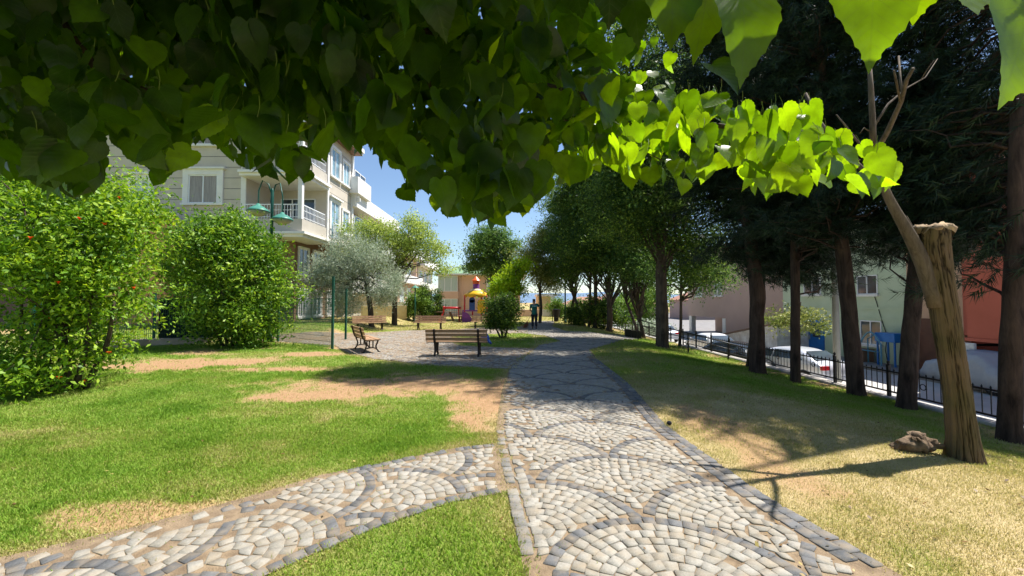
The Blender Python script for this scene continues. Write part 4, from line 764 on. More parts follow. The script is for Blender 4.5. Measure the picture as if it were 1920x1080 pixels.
# ---------------------------------------------------------------- left shrubs and trees
def pomegranate(b, label, blobs, clumps, per, leaf, seed, flowers=0, fpos=None, size=0.085, spread=0.17):
    t = tree('flowering_shrub' if flowers else 'leafy_shrub', b, label, 'shrub', [(b.x, b.y, -0.05), (b.x+0.05, b.y, 0.5), (b.x-0.1, b.y, 1.1), (b.x, b.y, 1.9)], [0.07, 0.06, 0.05, 0.02], blobs, clumps, per, spread, size, leaf, seed, limbs=40, limb_r=0.03, shell=0.55, aspect=0.42, droop=0.1, extra=[([(b.x+0.1*k, b.y+0.06*k, -0.05), (b.x+0.28*k, b.y+0.1*k, 0.8), (b.x+0.42*k, b.y, 1.6)], [0.05, 0.04, 0.02]) for k in (-2, -1, 1, 2)])
    if flowers:
        rng = np.random.default_rng(seed+9)
        B = np.array(blobs); k = rng.integers(0, len(B), flowers); u = rng.normal(size=(flowers, 3)); u[:, 1] = -np.abs(u[:, 1]); u[:, 0] += 0.3; u /= np.linalg.norm(u, axis=1)[:, None]
        for c in B[k, :3]+u*B[k, 3:6]*1.02:
            m = MB(); c = Vector(c); R_ = 0.032
            for j in range(6):
                a = j*math.pi/3+rng.random(); d = Vector((math.cos(a), math.sin(a)*0.8-0.3, rng.uniform(-0.3, 0.6))).normalized(); s = d.cross(Vector((0, 0, 1))).normalized()
                m.add([c, c+d*R_*0.7+s*R_*0.55, c+d*R_*1.5, c+d*R_*0.7-s*R_*0.55], [(0, 1, 2, 3)])
            m.tube([c+Vector((0, 0, -0.03)), c], [0.008, 0.014], 6)
            m.build('flower', M['flower'], t)
    return t
b = Vector((-8.05, 7.35, 0)); pomegranate(b, 'large pomegranate shrub with orange flowers at the left edge of the lawn', [(-8.55, 7.5, 1.3, 1.6, 1.4, 1.3), (-8.15, 7.4, 2.7, 1.35, 1.3, 1.15), (-9.1, 7.8, 3.0, 1.7, 1.5, 1.3), (-7.6, 7.5, 1.9, 0.9, 0.9, 0.75), (-7.65, 7.4, 3.1, 0.65, 0.7, 0.7), (-9.2, 8.6, 3.8, 1.3, 1.3, 0.9), (-8.2, 7.0, 0.6, 0.9, 0.7, 0.6)], 1150, 32, 'lf_pom', 301, flowers=16, size=0.105, spread=0.16)
b = G(435, 650); pomegranate(b, 'dense rounded green shrub in front of the grey apartment facade beside the lamp post', [(b.x, b.y, 1.5, 2.15, 1.7, 1.5), (b.x-0.3, b.y, 3.2, 1.75, 1.5, 1.35), (b.x+1.2, b.y, 2.4, 1.35, 1.2, 1.4), (b.x-0.2, b.y, 4.0, 0.9, 0.9, 0.7), (b.x+0.9, b.y, 0.8, 1.4, 1.2, 0.8), (b.x-1.7, b.y, 2.5, 1.1, 1.1, 1.1), (b.x+0.9, b.y-0.1, 3.6, 0.8, 0.8, 0.7)], 1050, 32, 'lf_shrub', 302, size=0.14, spread=0.22)
b = Vector((-8.35, 24.2, float(gz(-8.35, 24.2)))); tree('olive_tree', b, 'silvery grey olive tree in front of the apartment building right of the green shrub', 'tree', [(b.x, b.y, b.z-0.1), (b.x-0.1, b.y, 1.3), (b.x-0.3, b.y, 2.4), (b.x-0.6, b.y, 3.6)], [0.17, 0.15, 0.11, 0.05], [(-9.6, 23.8, 3.0, 1.9, 1.4, 1.6), (-8.9, 23.8, 4.4, 1.6, 1.3, 1.1), (-7.6, 24, 2.6, 1.1, 1.1, 1.2), (-10.3, 23.6, 4.0, 1.3, 1.1, 1.1), (-9.9, 23.7, 1.6, 0.9, 0.9, 0.9), (-10.9, 23.3, 2.7, 0.9, 0.7, 1.5)], 1000, 40, 0.24, 0.15, 'lf_olive', 303, aspect=0.22, limbs=26, shell=0.45, droop=0.1)
b = Vector((-7.95, 27.5, float(gz(-7.95, 27.5)))); tree('acacia_tree', b, 'pale yellow green spreading tree with forked trunk behind the olive tree', 'tree', [(b.x, b.y, b.z-0.1), (b.x, b.y, 1.6), (b.x+0.05, b.y, 3.0), (b.x-0.4, b.y, 4.6)], [0.19, 0.17, 0.14, 0.06], [(-9.4, 27.3, 5.7, 2.3, 1.8, 1.4), (-7.2, 27.5, 6.0, 2.0, 1.8, 1.3), (-5.6, 27.5, 5.3, 1.5, 1.4, 1.1), (-8.2, 27.5, 4.3, 1.7, 1.5, 0.8), (-5.0, 27.7, 4.0, 0.9, 0.9, 0.6), (-10.2, 27.0, 4.6, 1.3, 1.2, 1.0)], 620, 36, 0.28, 0.15, 'lf_pale', 304, limbs=40, limb_r=0.06, shell=0.3, extra=[([(b.x+0.05, b.y, 2.6), (b.x+0.7, b.y, 3.8), (b.x+1.6, b.y, 5.0)], [0.11, 0.08, 0.04])])
b = Vector((-8.0, 33.0, 0.1)); tree('leafy_bush', b, 'yellow green bush at the foot of the spreading tree beside the far lamp', 'bush', [(b.x, b.y, 0), (b.x, b.y, 0.5), (b.x, b.y, 1.0), (b.x, b.y, 1.6)], [0.05, 0.04, 0.03, 0.02], [(b.x, b.y, 1.1, 1.1, 0.9, 1.0), (b.x+0.5, b.y, 1.9, 0.7, 0.7, 0.7)], 240, 30, 0.2, 0.16, 'lf_hedge', 305, limbs=8, limb_r=0.02)
b = Vector((-7.1, 33.6, 0)); tree('conifer_bush', b, 'dark conical evergreen left of the picnic table', 'bush', [(b.x, b.y, -0.1), (b.x, b.y, 0.8), (b.x, b.y, 1.8), (b.x, b.y, 2.9)], [0.08, 0.07, 0.05, 0.02], [(b.x, b.y, 0.9, 1.0, 0.9, 0.9), (b.x-0.05, b.y, 1.9, 0.7, 0.7, 0.8), (b.x, b.y, 2.7, 0.4, 0.4, 0.6)], 240, 30, 0.16, 0.14, 'lf_dark', 306, limbs=6, limb_r=0.02)
b = Vector((-6.3, 34.5, 0)); tree('conifer_bush', b, 'narrow rusty green evergreen at the corner of the peach house', 'bush', [(b.x, b.y, -0.1), (b.x, b.y, 0.8), (b.x, b.y, 1.8), (b.x, b.y, 2.6)], [0.06, 0.05, 0.04, 0.02], [(b.x, b.y, 1.0, 0.45, 0.45, 0.9), (b.x, b.y, 2.1, 0.35, 0.35, 0.7)], 110, 26, 0.15, 0.14, 'lf_mid', 307, limbs=5, limb_r=0.02)
b = Vector((6.2, 27.5, -0.2)); tree('round_bush', b, 'dark round bush at the foot of the forked tree', 'bush', [(b.x, b.y, -0.2), (b.x, b.y, 0.4), (b.x, b.y, 0.9), (b.x, b.y, 1.3)], [0.05, 0.04, 0.03, 0.02], [(b.x, b.y, 0.8, 1.6, 1.2, 1.1)], 260, 30, 0.2, 0.16, 'lf_dark', 308, limbs=6, limb_r=0.02)
b = Vector((4.5, 28.5, -0.05)); tree('round_bush', b, 'small dark bush between the lamp post and the leaning tree', 'bush', [(b.x, b.y, -0.1), (b.x, b.y, 0.3), (b.x, b.y, 0.6), (b.x, b.y, 1.0)], [0.04, 0.03, 0.03, 0.02], [(b.x, b.y, 0.55, 0.75, 0.7, 0.7)], 130, 28, 0.15, 0.13, 'lf_dark', 309, limbs=5, limb_r=0.02)
t = thing('hedge', (6, 44, 0), 'bright green trimmed hedge behind the trash bin and far lamp post', 'hedge'); add_crown(t, [(4.9+1.2*k, 44+0.3*k, 0.75, 0.95, 0.7, 1.0) for k in range(7)], 460, 30, 0.25, 0.2, M['lf_hedge'], 310, name='foliage', shell=0.5)
for i, (x, y, h, r, lf, lb) in enumerate([(14, 44, 5.2, 3.0, 'lf_hedge', 'bright green leafy tree seen between the trunks beyond the forked tree'), (10.2, 48, 3.2, 2.2, 'lf_hedge', 'bright green low tree behind the leaning trunks'), (12.0, 36, 1.4, 1.6, 'lf_olive', 'pale grey green shrub below the steps railing'), (17.5, 58, 5.0, 2.6, 'lf_mid', 'green tree beyond the street bend behind the multi stemmed trunks')]):
    zb = float(gz(x, y)); b = Vector((x, y, zb)); zc = zb+h*0.62
    tree('leafy_tree', b, lb, 'tree', [(x, y, zb-0.1), (x, y, zb+h*0.3), (x, y, zb+h*0.6), (x, y, zb+h*0.85)], [0.15, 0.13, 0.1, 0.04], [(x, y, zc, r, r*0.9, h*0.42), (x-r*0.4, y, zc-h*0.1, r*0.7, r*0.7, h*0.3), (x+r*0.5, y, zc+h*0.12, r*0.6, r*0.6, h*0.3)], 420, 32, 0.3, 0.22, lf, 320+i*3, limbs=8)
# young street tree in front of the green house
b = Vector((13.6, 19.5, STREET)); tree('street_tree', b, 'young thin street tree with airy leaves in front of the blue door', 'tree', [(b.x, b.y, b.z-0.05), (b.x+0.05, b.y, -0.8), (b.x-0.05, b.y, 0.4), (b.x+0.3, b.y, 1.6)], [0.07, 0.06, 0.05, 0.02], [(b.x+0.3, b.y, 1.0, 1.3, 1.0, 0.55), (b.x-0.9, b.y, 0.7, 0.8, 0.7, 0.45), (b.x+0.8, b.y, 0.35, 0.8, 0.7, 0.35)], 85, 26, 0.2, 0.14, 'lf_priv', 340, limbs=16, limb_r=0.02, shell=0.2)

# ---------------------------------------------------------------- sawn-off trunk and log
def sawn():
    b = G(1806, 862); Yb = b.y; t = thing('sawn_trunk', b, 'leaning sawn off tree trunk with one bare dead limb on the dry lawn', 'dead tree')
    def p(x, y, dy=0): v = at(x, y, Yb+dy); return np.array(v)
    pts = np.array([p(1808, 880), p(1804, 820), p(1795, 740), p(1783, 660), p(1770, 580), p(1757, 510), p(1750, 465), p(1748, 432)])
    rad_ = np.array([0.140, 0.124, 0.112, 0.110, 0.116, 0.124, 0.134, 0.132])
    rng = np.random.default_rng(3); m = 220; n = 150; FU = []; s = np.linspace(0, 1, m); tt = np.linspace(0, 1, len(pts)); q = np.stack([np.interp(s, tt, pts[:, i]) for i in range(3)], 1); r = np.interp(s, tt, rad_)
    for _ in range(4):
        for i in range(3): q[1:-1, i] = np.convolve(q[:, i], [0.25, 0.5, 0.25], 'valid')
    V = []
    for i in range(m):
        a = np.arange(n)/n*2*np.pi; ridge = fbm(a*5.1+s[i]*2.2, np.full(n, s[i]*3.0)+a*0.0, 60, 3)-0.5; ridge2 = fbm(np.cos(a)*9+20, np.sin(a)*9+s[i]*7, 61, 4)-0.5
        flare = 1+0.38*np.exp(-s[i]*16)*(0.7+0.6*np.cos(a*3+1)); top = 1+0.14*sstep(s[i], 0.86, 1.0)
        tw_ = a+0.5*(fbm(np.cos(a)*2+9, np.sin(a)*2+s[i]*2.5, 67, 2)-0.5)+0.25*s[i]; fr_ = np.abs(fbm(np.cos(tw_)*5.0+40, np.sin(tw_)*5.0+s[i]*6.5, 66, 4)-0.5)*2; fd_ = np.exp(-(fr_/0.13)**2)
        fu2 = fbm(np.cos(tw_)*16+60, np.sin(tw_)*16+s[i]*9, 68, 2)-0.5; FU.append(np.clip(1-fd_*0.75+fu2*0.7, 0, 1)); rr = r[i]*flare*top*(1+0.15*ridge2+0.05*ridge-0.06*fd_+0.05*fu2); V.append(np.stack([q[i, 0]+rr*np.cos(a), q[i, 1]+rr*np.sin(a), np.full(n, q[i, 2])+0.03*sstep(s[i], 0.97, 1)*np.sin(a*2)], 1))
    V = np.vstack(V); F_ = [(i*n+k, i*n+(k+1) % n, (i+1)*n+(k+1) % n, (i+1)*n+k) for i in range(m-1) for k in range(n)]
    np_mesh('trunk', V, np.array(F_), M['bark_furrow'], t, {'rnd': np.concatenate(FU)}, smooth=True)
    # rough sawn top
    c = q[-1]; mc = MB(); vs = []; fs = []; rings = [1.04, 1.1, 0.92, 0.6, 0.28, 0.02]; hz = [-0.03, 0.012, 0.045, 0.035, 0.05, 0.03]
    for j, (rr, h) in enumerate(zip(rings, hz)):
        for k in range(40):
            a = k/40*2*math.pi; w = 1.06+0.42*(float(fbm(math.cos(a)*3+5, math.sin(a)*3+j*0.8, 62, 3))-0.5)*2
            vs.append((c[0]+rr*w*0.137*math.cos(a), c[1]+rr*w*0.137*math.sin(a), c[2]+h+0.15*(float(fbm(math.cos(a)*rr*4, math.sin(a)*rr*4, 63, 3))-0.5)*(rr < 1.05)))
    for j in range(len(rings)-1): fs += [(j*40+k, j*40+(k+1) % 40, (j+1)*40+(k+1) % 40, (j+1)*40+k) for k in range(40)]
    mc.add(vs, fs); mc.build('sawn_top', M['cut_wood'], t, smooth=True)
    lb = MB(); L = lambda *a: [tuple(p(*k)) for k in a]
    trunk_pts(lb, L((1757, 575), (1742, 520), (1722, 468), (1700, 432), (1675, 390), (1652, 345), (1640, 300), (1637, 268)), [0.078, 0.076, 0.066, 0.055, 0.045, 0.038, 0.032, 0.028], 14, flare=False)
    lb.build('limb', M['dead_wood'], t, smooth=True)
    db = MB()
    for pts_, r0, r1 in [([(1637, 285), (1636, 230), (1633, 170), (1630, 118)], 0.034, 0.018), ([(1640, 290), (1665, 245, -0.15), (1690, 190, -0.35), (1700, 150, -0.5), (1712, 128, -0.6)], 0.026, 0.014), ([(1640, 235), (1665, 195, 0.1), (1700, 165, 0.25), (1735, 145, 0.4), (1758, 110, 0.5)], 0.014, 0.004), ([(1693, 185, -0.37), (1688, 150, -0.3), (1685, 105, -0.2)], 0.012, 0.008), ([(1688, 192, -0.35), (1680, 150, -0.45), (1676, 132, -0.5)], 0.010, 0.008), ([(1726, 150, 0.37), (1740, 128, 0.3), (1752, 112, 0.25)], 0.006, 0.003), ([(1628, 285), (1605, 262), (1585, 235), (1568, 215)], 0.014, 0.006), ([(1650, 350), (1610, 310, 0.12), (1560, 262, 0.3), (1535, 225, 0.4), (1510, 175, 0.5)], 0.03, 0.016), ([(1535, 225, 0.4), (1520, 212, 0.45)], 0.014, 0.008), ([(1637, 250), (1620, 240), (1612, 250)], 0.008, 0.004), ([(1700, 435), (1715, 425), (1722, 430)], 0.02, 0.01), ([(1725, 470), (1718, 440), (1700, 405)], 0.012, 0.006)]:
        pp = L(*pts_); db.tube(pp, list(np.linspace(r0, r1, len(pp))), 8, jit=0.12)
    db.build('dead_branches', M['dead_wood'], t, smooth=True)
    # knotty log beside it
    g0 = G(1735, 850); lg = MB(); rng = np.random.default_rng(8)
    vs = []; n1, n2 = 30, 20
    for i in range(n1):
        for k in range(n2):
            u = i/(n1-1)*math.pi; a = k/n2*2*math.pi; d = np.array([math.cos(u)*0.23, math.sin(u)*math.cos(a)*0.13, math.sin(u)*math.sin(a)*0.11])
            w = 1+1.5*(float(fbm(d[0]*9+3, d[1]*9+d[2]*7, 64, 4))-0.5)+0.8*(float(fbm(d[0]*24, d[2]*24+d[1]*13, 65, 2))-0.5); d = d*w; vs.append((g0.x+d[0], g0.y+d[1]+0.05, g0.z+0.09+d[2]))
    lg.add(vs, [(i*n2+k, i*n2+(k+1) % n2, (i+1)*n2+(k+1) % n2, (i+1)*n2+k) for i in range(n1-1) for k in range(n2)])
    lg.tube([(g0.x-0.02, g0.y+0.03, g0.z+0.1), (g0.x-0.06, g0.y+0.02, g0.z+0.17), (g0.x-0.12, g0.y, g0.z+0.20)], [0.05, 0.04, 0.03], 9, jit=0.25)
    o = lg.build('knotty_log', M['log_wood'], None, smooth=True); tag(o, 'gnarled brown log piece lying at the foot of the sawn off trunk', 'log')
    g1 = G(1255, 797); sm = MB(); vs = []
    for i in range(9):
        for k in range(10):
            u = i/8*math.pi; a = k/10*6.283; vs.append((g1.x+0.035*math.sin(u)*math.cos(a)*random.uniform(.9, 1.1), g1.y+0.03*math.sin(u)*math.sin(a)*random.uniform(.9, 1.1), g1.z+0.026+0.028*math.cos(u)))
    sm.add(vs, [(i*10+k, i*10+(k+1) % 10, (i+1)*10+(k+1) % 10, (i+1)*10+k) for i in range(8) for k in range(10)])
    tag(sm.build('small_stone', M['stone_dark'], None, smooth=True), 'small black stone on the grass at the right edge of the path', 'stone')
sawn()

# ---------------------------------------------------------------- benches
def bench_parts(t):
    for i, (y, z, tl) in enumerate([(-0.02, 0.41, 0), (0.13, 0.405, 0), (0.28, 0.41, 0)]):
        m = MB(); m.box((0, 0, 0), (1.8, 0.135, 0.035)); o = m.build('seat_plank', M['bench_wood'], None, bevel=0.005); o.parent = t; o.location = (0, y, z)
    for z, y in ((0.50, -0.125), (0.62, -0.155), (0.735, -0.185)):
        m = MB(); m.box((0, 0, 0), (1.8, 0.032, 0.098)); o = m.build('back_plank', M['bench_wood'], None, bevel=0.005); o.parent = t; o.location = (0, y, z); o.rotation_euler = (rad(14), 0, 0)
    for x in (-0.64, 0.64):
        m = MB(); w = 0.055
        def strip(pts, th):
            for (a, b), (c, d) in zip(pts[:-1], pts[1:]):
                l = math.hypot(c-a, d-b); nx_, nz_ = -(d-b)/l*th/2, (c-a)/l*th/2
                m.prism([(a+nx_, b+nz_), (a-nx_, b-nz_), (c-nx_, d-nz_), (c+nx_, d+nz_)], (-w/2, w/2), Matrix(((0, 1, 0, x), (1, 0, 0, 0), (0, 0, 1, 0), (0, 0, 0, 1))))
        strip([(-0.02, 0.385), (-0.125, 0.43), (-0.185, 0.60), (-0.235, 0.79)], 0.05)
        strip([(-0.08, 0.375), (0.34, 0.375)], 0.035)
        strip([(-0.10, 0.39), (-0.06, 0.30), (-0.03, 0.20), (-0.06, 0.10), (-0.13, 0.0)], 0.038)
        strip([(0.33, 0.375), (0.30, 0.28), (0.26, 0.20), (0.28, 0.10), (0.36, 0.0)], 0.038)
        strip([(0.06, 0.37), (0.06, 0.13)], 0.03); strip([(0.17, 0.37), (0.17, 0.13)], 0.03)
        strip([(-0.06, 0.11), (0.06, 0.14), (0.17, 0.14), (0.28, 0.11)], 0.03)
        strip([(-0.17, 0.012), (-0.09, 0.012)], 0.024); strip([(0.32, 0.012), (0.40, 0.012)], 0.024)
        m.build('leg_frame', M['bench_iron'], t)
def copy_thing(src, loc, rz, label):
    r = src.copy(); COL.objects.link(r); r.location = loc; r.rotation_euler = (0, 0, rz); r['label'] = label
    for ch in list(src.children):
        c = ch.copy(); COL.objects.link(c); c.parent = r
        for g_ in ch.children:
            d = g_.copy(); COL.objects.link(d); d.parent = c
    return r
bench = thing('park_bench', (0, 0, 0), 'brown wooden park bench seen square from behind, nearest of the benches on the paving', 'bench', 'benches around the paved circle'); bench_parts(bench)
p = G(857, 668); bench.location = p+Vector((0, 0, 0.015)); bench.rotation_euler = (0, 0, rad(-2))
q = G(686, 658); copy_thing(bench, q+Vector((-0.1, 0, 0.015)), rad(-58), 'dark brown wooden bench turned to the right beside the green fence post')
q = G(690, 620); copy_thing(bench, q+Vector((0, 0.25, 0.015)), rad(180+28), 'pale sunlit bench farthest left, facing the paving in front of the olive tree')
q = G(804, 619); copy_thing(bench, q+Vector((0, 0.3, 0.015)), rad(180), 'pale sunlit bench facing the camera in front of the picnic table')
q = G(908, 617); copy_thing(bench, q+Vector((0.1, 0.3, 0.015)), rad(180-4), 'pale sunlit bench half hidden behind the dark round bush')
bg_ = bench.location; m = MB(); bb = Vector((bg_.x+0.93, bg_.y+0.02, 0.425))
m.lathe(bb+Vector((-0.12, 0.12, 0.006)), [(0.001, 0), (0.12, 0), (0.14, 0.06), (0.12, 0.16), (0.05, 0.22), (0.001, 0.23)], 12); m.tube([bb+Vector((-0.2, 0.12, 0.2)), bb+Vector((-0.12, 0.12, 0.33)), bb+Vector((-0.04, 0.12, 0.2))], 0.012, 6)
m.tube([bb+Vector((-0.06, 0.1, 0.03)), bb+Vector((0.0, 0.03, 0.01)), bb+Vector((0.07, -0.02, -0.05))], [0.05, 0.05, 0.03], 8)
tag(m.build('cloth_bag', M['bag_blue'], None, smooth=True), 'small blue bag on the right end of the nearest bench', 'bag')

# ---------------------------------------------------------------- lamp posts
def dome(m, c, r):
    m.lathe(c, [(0.02, r*0.75), (0.06, r*0.72), (0.09, r*0.55), (r*0.5, r*0.42), (r*0.85, r*0.15), (r, 0), (r*0.97, -0.02)], 20)
def double_lamp():
    b = G(505, 641); t = thing('street_lamp', b, 'green double headed street lamp with dome shades beside the rounded shrub', 'street lamp'); s = b.y/FPX
    H = (at(505, 352, b.y)).z; m = MB(); m.tube([(b.x, b.y, b.z-0.05), (b.x, b.y, 2.0)], 0.085, 12); m.tube([(b.x, b.y, 2.0), (b.x, b.y, 3.55)], 0.075, 12); m.tube([(b.x, b.y, 3.55), (b.x, b.y, H-0.1), (b.x, b.y, H)], [0.06, 0.06, 0.01], 12)
    m.lathe((b.x, b.y, 3.5), [(0.085, 0), (0.095, 0.03), (0.095, 0.1), (0.06, 0.14)], 14); m.lathe((b.x, b.y, b.z), [(0.14, 0), (0.14, 0.04), (0.1, 0.12), (0.088, 0.3)], 14); m.build('pole', M['green_paint'], t, smooth=True)
    for (x, y, dy) in ((484, 396, -0.35), (529, 412, 0.15)):
        c = at(x, y, b.y+dy); r = 0.42; a = MB()
        top = Vector((c.x, c.y, c.z+r*0.75)); mid = Vector(((c.x*0.75+b.x*0.25), c.y*0.7+b.y*0.3, max(top.z, H-0.2)+0.42)); p0 = Vector((b.x, b.y, H-0.35))
        a.tube([p0, p0*0.6+mid*0.4+Vector((0, 0, 0.25)), mid, mid*0.4+top*0.6+Vector(((c.x-b.x)*0.15, 0, 0.15)), top+Vector((0, 0, 0.1)), top-Vector((0, 0, 0.05))], 0.026, 8); a.build('arm', M['green_paint'], t, smooth=True)
        d = MB(); dome(d, c, r); sh = d.build('lamp_shade', M['lamp_green'], t, smooth=True)
        g_ = MB(); g_.lathe(c-Vector((0, 0, 0.215)), [(0.02, 0), (0.12, 0.02), (0.25, 0.09), (r*0.94, 0.19)], 20); g_.build('bowl', M['lamp_bowl'], sh, smooth=True)
double_lamp()
def single_lamp(px, by, ty, Yd, label, dx):
    b = at(px, by, Yd); b.z = float(gz(b.x, b.y)); H = at(px, ty, Yd).z; t = thing('street_lamp', b, label, 'street lamp'); m = MB(); m.tube([(b.x, b.y, b.z-0.05), (b.x, b.y, H*0.5), (b.x, b.y, H)], [0.07, 0.06, 0.045], 10); m.lathe(b, [(0.12, 0), (0.1, 0.1), (0.07, 0.3)], 10); m.build('pole', M['green_paint'], t, smooth=True)
    d = MB(); dome(d, Vector((b.x+dx, b.y, H)), 0.3); d.build('lamp_shade', M['lamp_green'], t, smooth=True)
single_lamp(778, 598, 540, 31, 'small green single lamp far off left of the peach house', 0)
single_lamp(1060, 605, 500, 31, 'tall thin dark green lamp post beside the trash bin at the end of the path', 0)

# ---------------------------------------------------------------- mesh fence on the left
def mesh_fence():
    t = thing('mesh_fence', G(505, 641), 'green welded wire mesh fence running behind the shrubs to the benches', 'fence')
    P = [G(60, 662), G(170, 656), G(288, 647), G(505+16, 641), G(623, 655)]
    def post(b, h):
        m = MB(); m.box((b.x, b.y, b.z+h/2-0.1), (0.07, 0.07, h+0.2)); m.box((b.x, b.y, b.z+h+0.01), (0.085, 0.085, 0.025)); m.build('fence_post', M['green_paint'], t)
    for b, h in zip(P, (1.9, 1.9, 1.9, 1.75, 2.45)): post(b, h)
    post(G(648, 637), 2.15)
    for a, b in zip(P[:-1], P[1:]):
        m = MB(); d = b-a; L = d.length; d.normalize(); n = int(L/0.06)
        for i in range(n):
            c = a+d*(L*(i+0.5)/n); m.box((c.x, c.y, c.z+0.88), (0.009, 0.009, 1.66))
        for k in range(10):
            z = 0.06+k*0.184; mid = (a+b)/2; M_ = Matrix.Rotation(math.atan2(d.y, d.x), 4, 'Z'); sl = Matrix.Rotation(-math.asin(max(-1, min(1, d.z))), 4, 'Y')
            m.box((mid.x, mid.y, mid.z+z), (L-0.08, 0.007, 0.009 if k < 9 else 0.02), M_ @ sl)
        m.build('mesh_panel', M['green_paint'], t)
    m = MB(); d = P[3]-P[2]; a_, b_ = P[2]+d*0.02, P[2]+d*0.97; c = (a_+b_)/2; m.box((c.x, c.y+0.07, c.z+0.98), (d.length*0.95, 0.012, 1.5), Matrix.Rotation(math.atan2(d.y, d.x), 4, 'Z')); m.build('gap_shade_sheet', M['gap_shade'], t)  # added dark sheet painting the shaded gap between the shrubs
    m = MB()
    for a, b in ((P[0], P[1]), (P[1], P[2]), (P[2], P[2]+(P[3]-P[2])*0.45)):
        d = b-a; c = (a+b)/2; m.box((c.x, c.y-0.12, 0.1), (d.length, 0.42, 0.30), Matrix.Rotation(math.atan2(d.y, d.x), 4, 'Z'))
    tag(m.build('low_wall', M['concrete_warm'], None, bevel=0.02), 'low sandy concrete kerb wall under the left mesh fence between the shrubs', 'wall')
mesh_fence()

# ---------------------------------------------------------------- street side: kerb, railing, road
FX = 8.2
m = MB(); m.bx(FX-0.13, FX+0.13, 1.0, 19.6, STREET, -0.44); tag(m.build('kerb_wall', M['concrete'], None, bevel=0.02), 'long pale concrete kerb wall under the black railing', 'wall')
m = MB(); m.bx(FX-0.13, FX+0.13, 20.9, 46, STREET, -0.44); tag(m.build('kerb_wall', M['concrete'], None, bevel=0.02), 'concrete kerb wall beyond the gap for the steps', 'wall')
def rail_section(y0, y1, label, ring=True):
    t = thing('iron_railing', (FX, y0, -0.44), label, 'railing', 'black iron railings along the street'); zb = -0.44; m = MB()
    n = max(1, round((y1-y0)/1.55))
    for k in range(n+1):
        y = y0+(y1-y0)*k/n; q = MB(); q.box((FX, y, zb+0.32), (0.055, 0.055, 0.68)); q.lathe((FX, y, zb+0.66), [(0.04, 0), (0.045, 0.015), (0.02, 0.03), (0.032, 0.055), (0.028, 0.08), (0.004, 0.105)], 10); q.build('railing_post', M['iron'], t)
    m.bx(FX-0.018, FX+0.018, y0, y1, zb+0.085, zb+0.115); m.bx(FX-0.02, FX+0.02, y0, y1, zb+0.52, zb+0.55)
    m.build('rail_bars', M['iron'], t)
    m = MB(); nb = int((y1-y0)/0.135)
    for k in range(nb):
        y = y0+(y1-y0)*(k+0.5)/nb; m.box((FX, y, zb+0.335), (0.012, 0.012, 0.43)); m.lathe((FX, y, zb+0.55), [(0.010, 0), (0.016, 0.018), (0.002, 0.055)], 6); m.lathe((FX, y, zb+0.30), [(0.006, 0), (0.013, 0.012), (0.006, 0.024)], 6)
    for k in range(n):
        y = y0+(y1-y0)*(k+0.5)/n; pts = [(FX, y+0.058*math.cos(a), zb+0.335+0.058*math.sin(a)) for a in np.linspace(0, 2*math.pi, 18)]; m.tube(pts, 0.009, 6, cap=False)
    m.build('balusters', M['iron'], t)
rail_section(3.0, 13.3, 'black iron railing with ring ornaments between the lawn and the street, nearest stretch')
rail_section(14.0, 19.5, 'black iron railing behind the thick tree trunk in front of the parked white car')
rail_section(21.0, 31, 'black iron railing farthest off beyond the steps')
# sloping handrail of the steps
t = thing('stair_handrail', (8.6, 14.5, -0.44), 'black sloping handrail of the steps going down to the street', 'handrail'); m = MB()
m.tube([at(1178, 593, 20.5), at(1240, 612, 17.5), at(1330, 634, 15.2), at(1408, 655, 14.2)], 0.022, 8); m.tube([at(1185, 606, 20.5), at(1260, 627, 17.2), at(1330, 645, 15.4), at(1400, 663, 14.4)], 0.016, 8); m.build('rails', M['iron'], t, smooth=True)
for (px, Yd, py) in ((1196, 20.0, 599), (1290, 16.0, 624), (1365, 14.8, 643)):
    m = MB(); a = at(px, py, Yd); m.box((a.x, a.y, (a.z+STREET)/2), (0.04, 0.04, a.z-STREET)); m.build('handrail_post', M['iron'], t)
# steps themselves
m = MB()
for k in range(8): m.bx(FX+0.14+k*0.3, FX+0.14+(k+1)*0.3, 19.7, 20.8, STREET, -0.52-k*0.155)
tag(m.build('concrete_steps', M['concrete'], None), 'concrete steps leading from the path down to the street', 'steps')
m = MB(); m.add([(8.36, -40, STREET+0.004), (17.8, -40, STREET+0.004), (17.8, 140, STREET+0.004), (8.36, 140, STREET+0.004)], [(0, 1, 2, 3)]); tag(m.build('road', M['road'], None), kind='structure')
m = MB(); m.bx(17.8, 48.0, -40, 140, STREET-0.1, STREET+0.12); tag(m.build('pavement', M['pavement'], None, bevel=0.015), kind='structure')

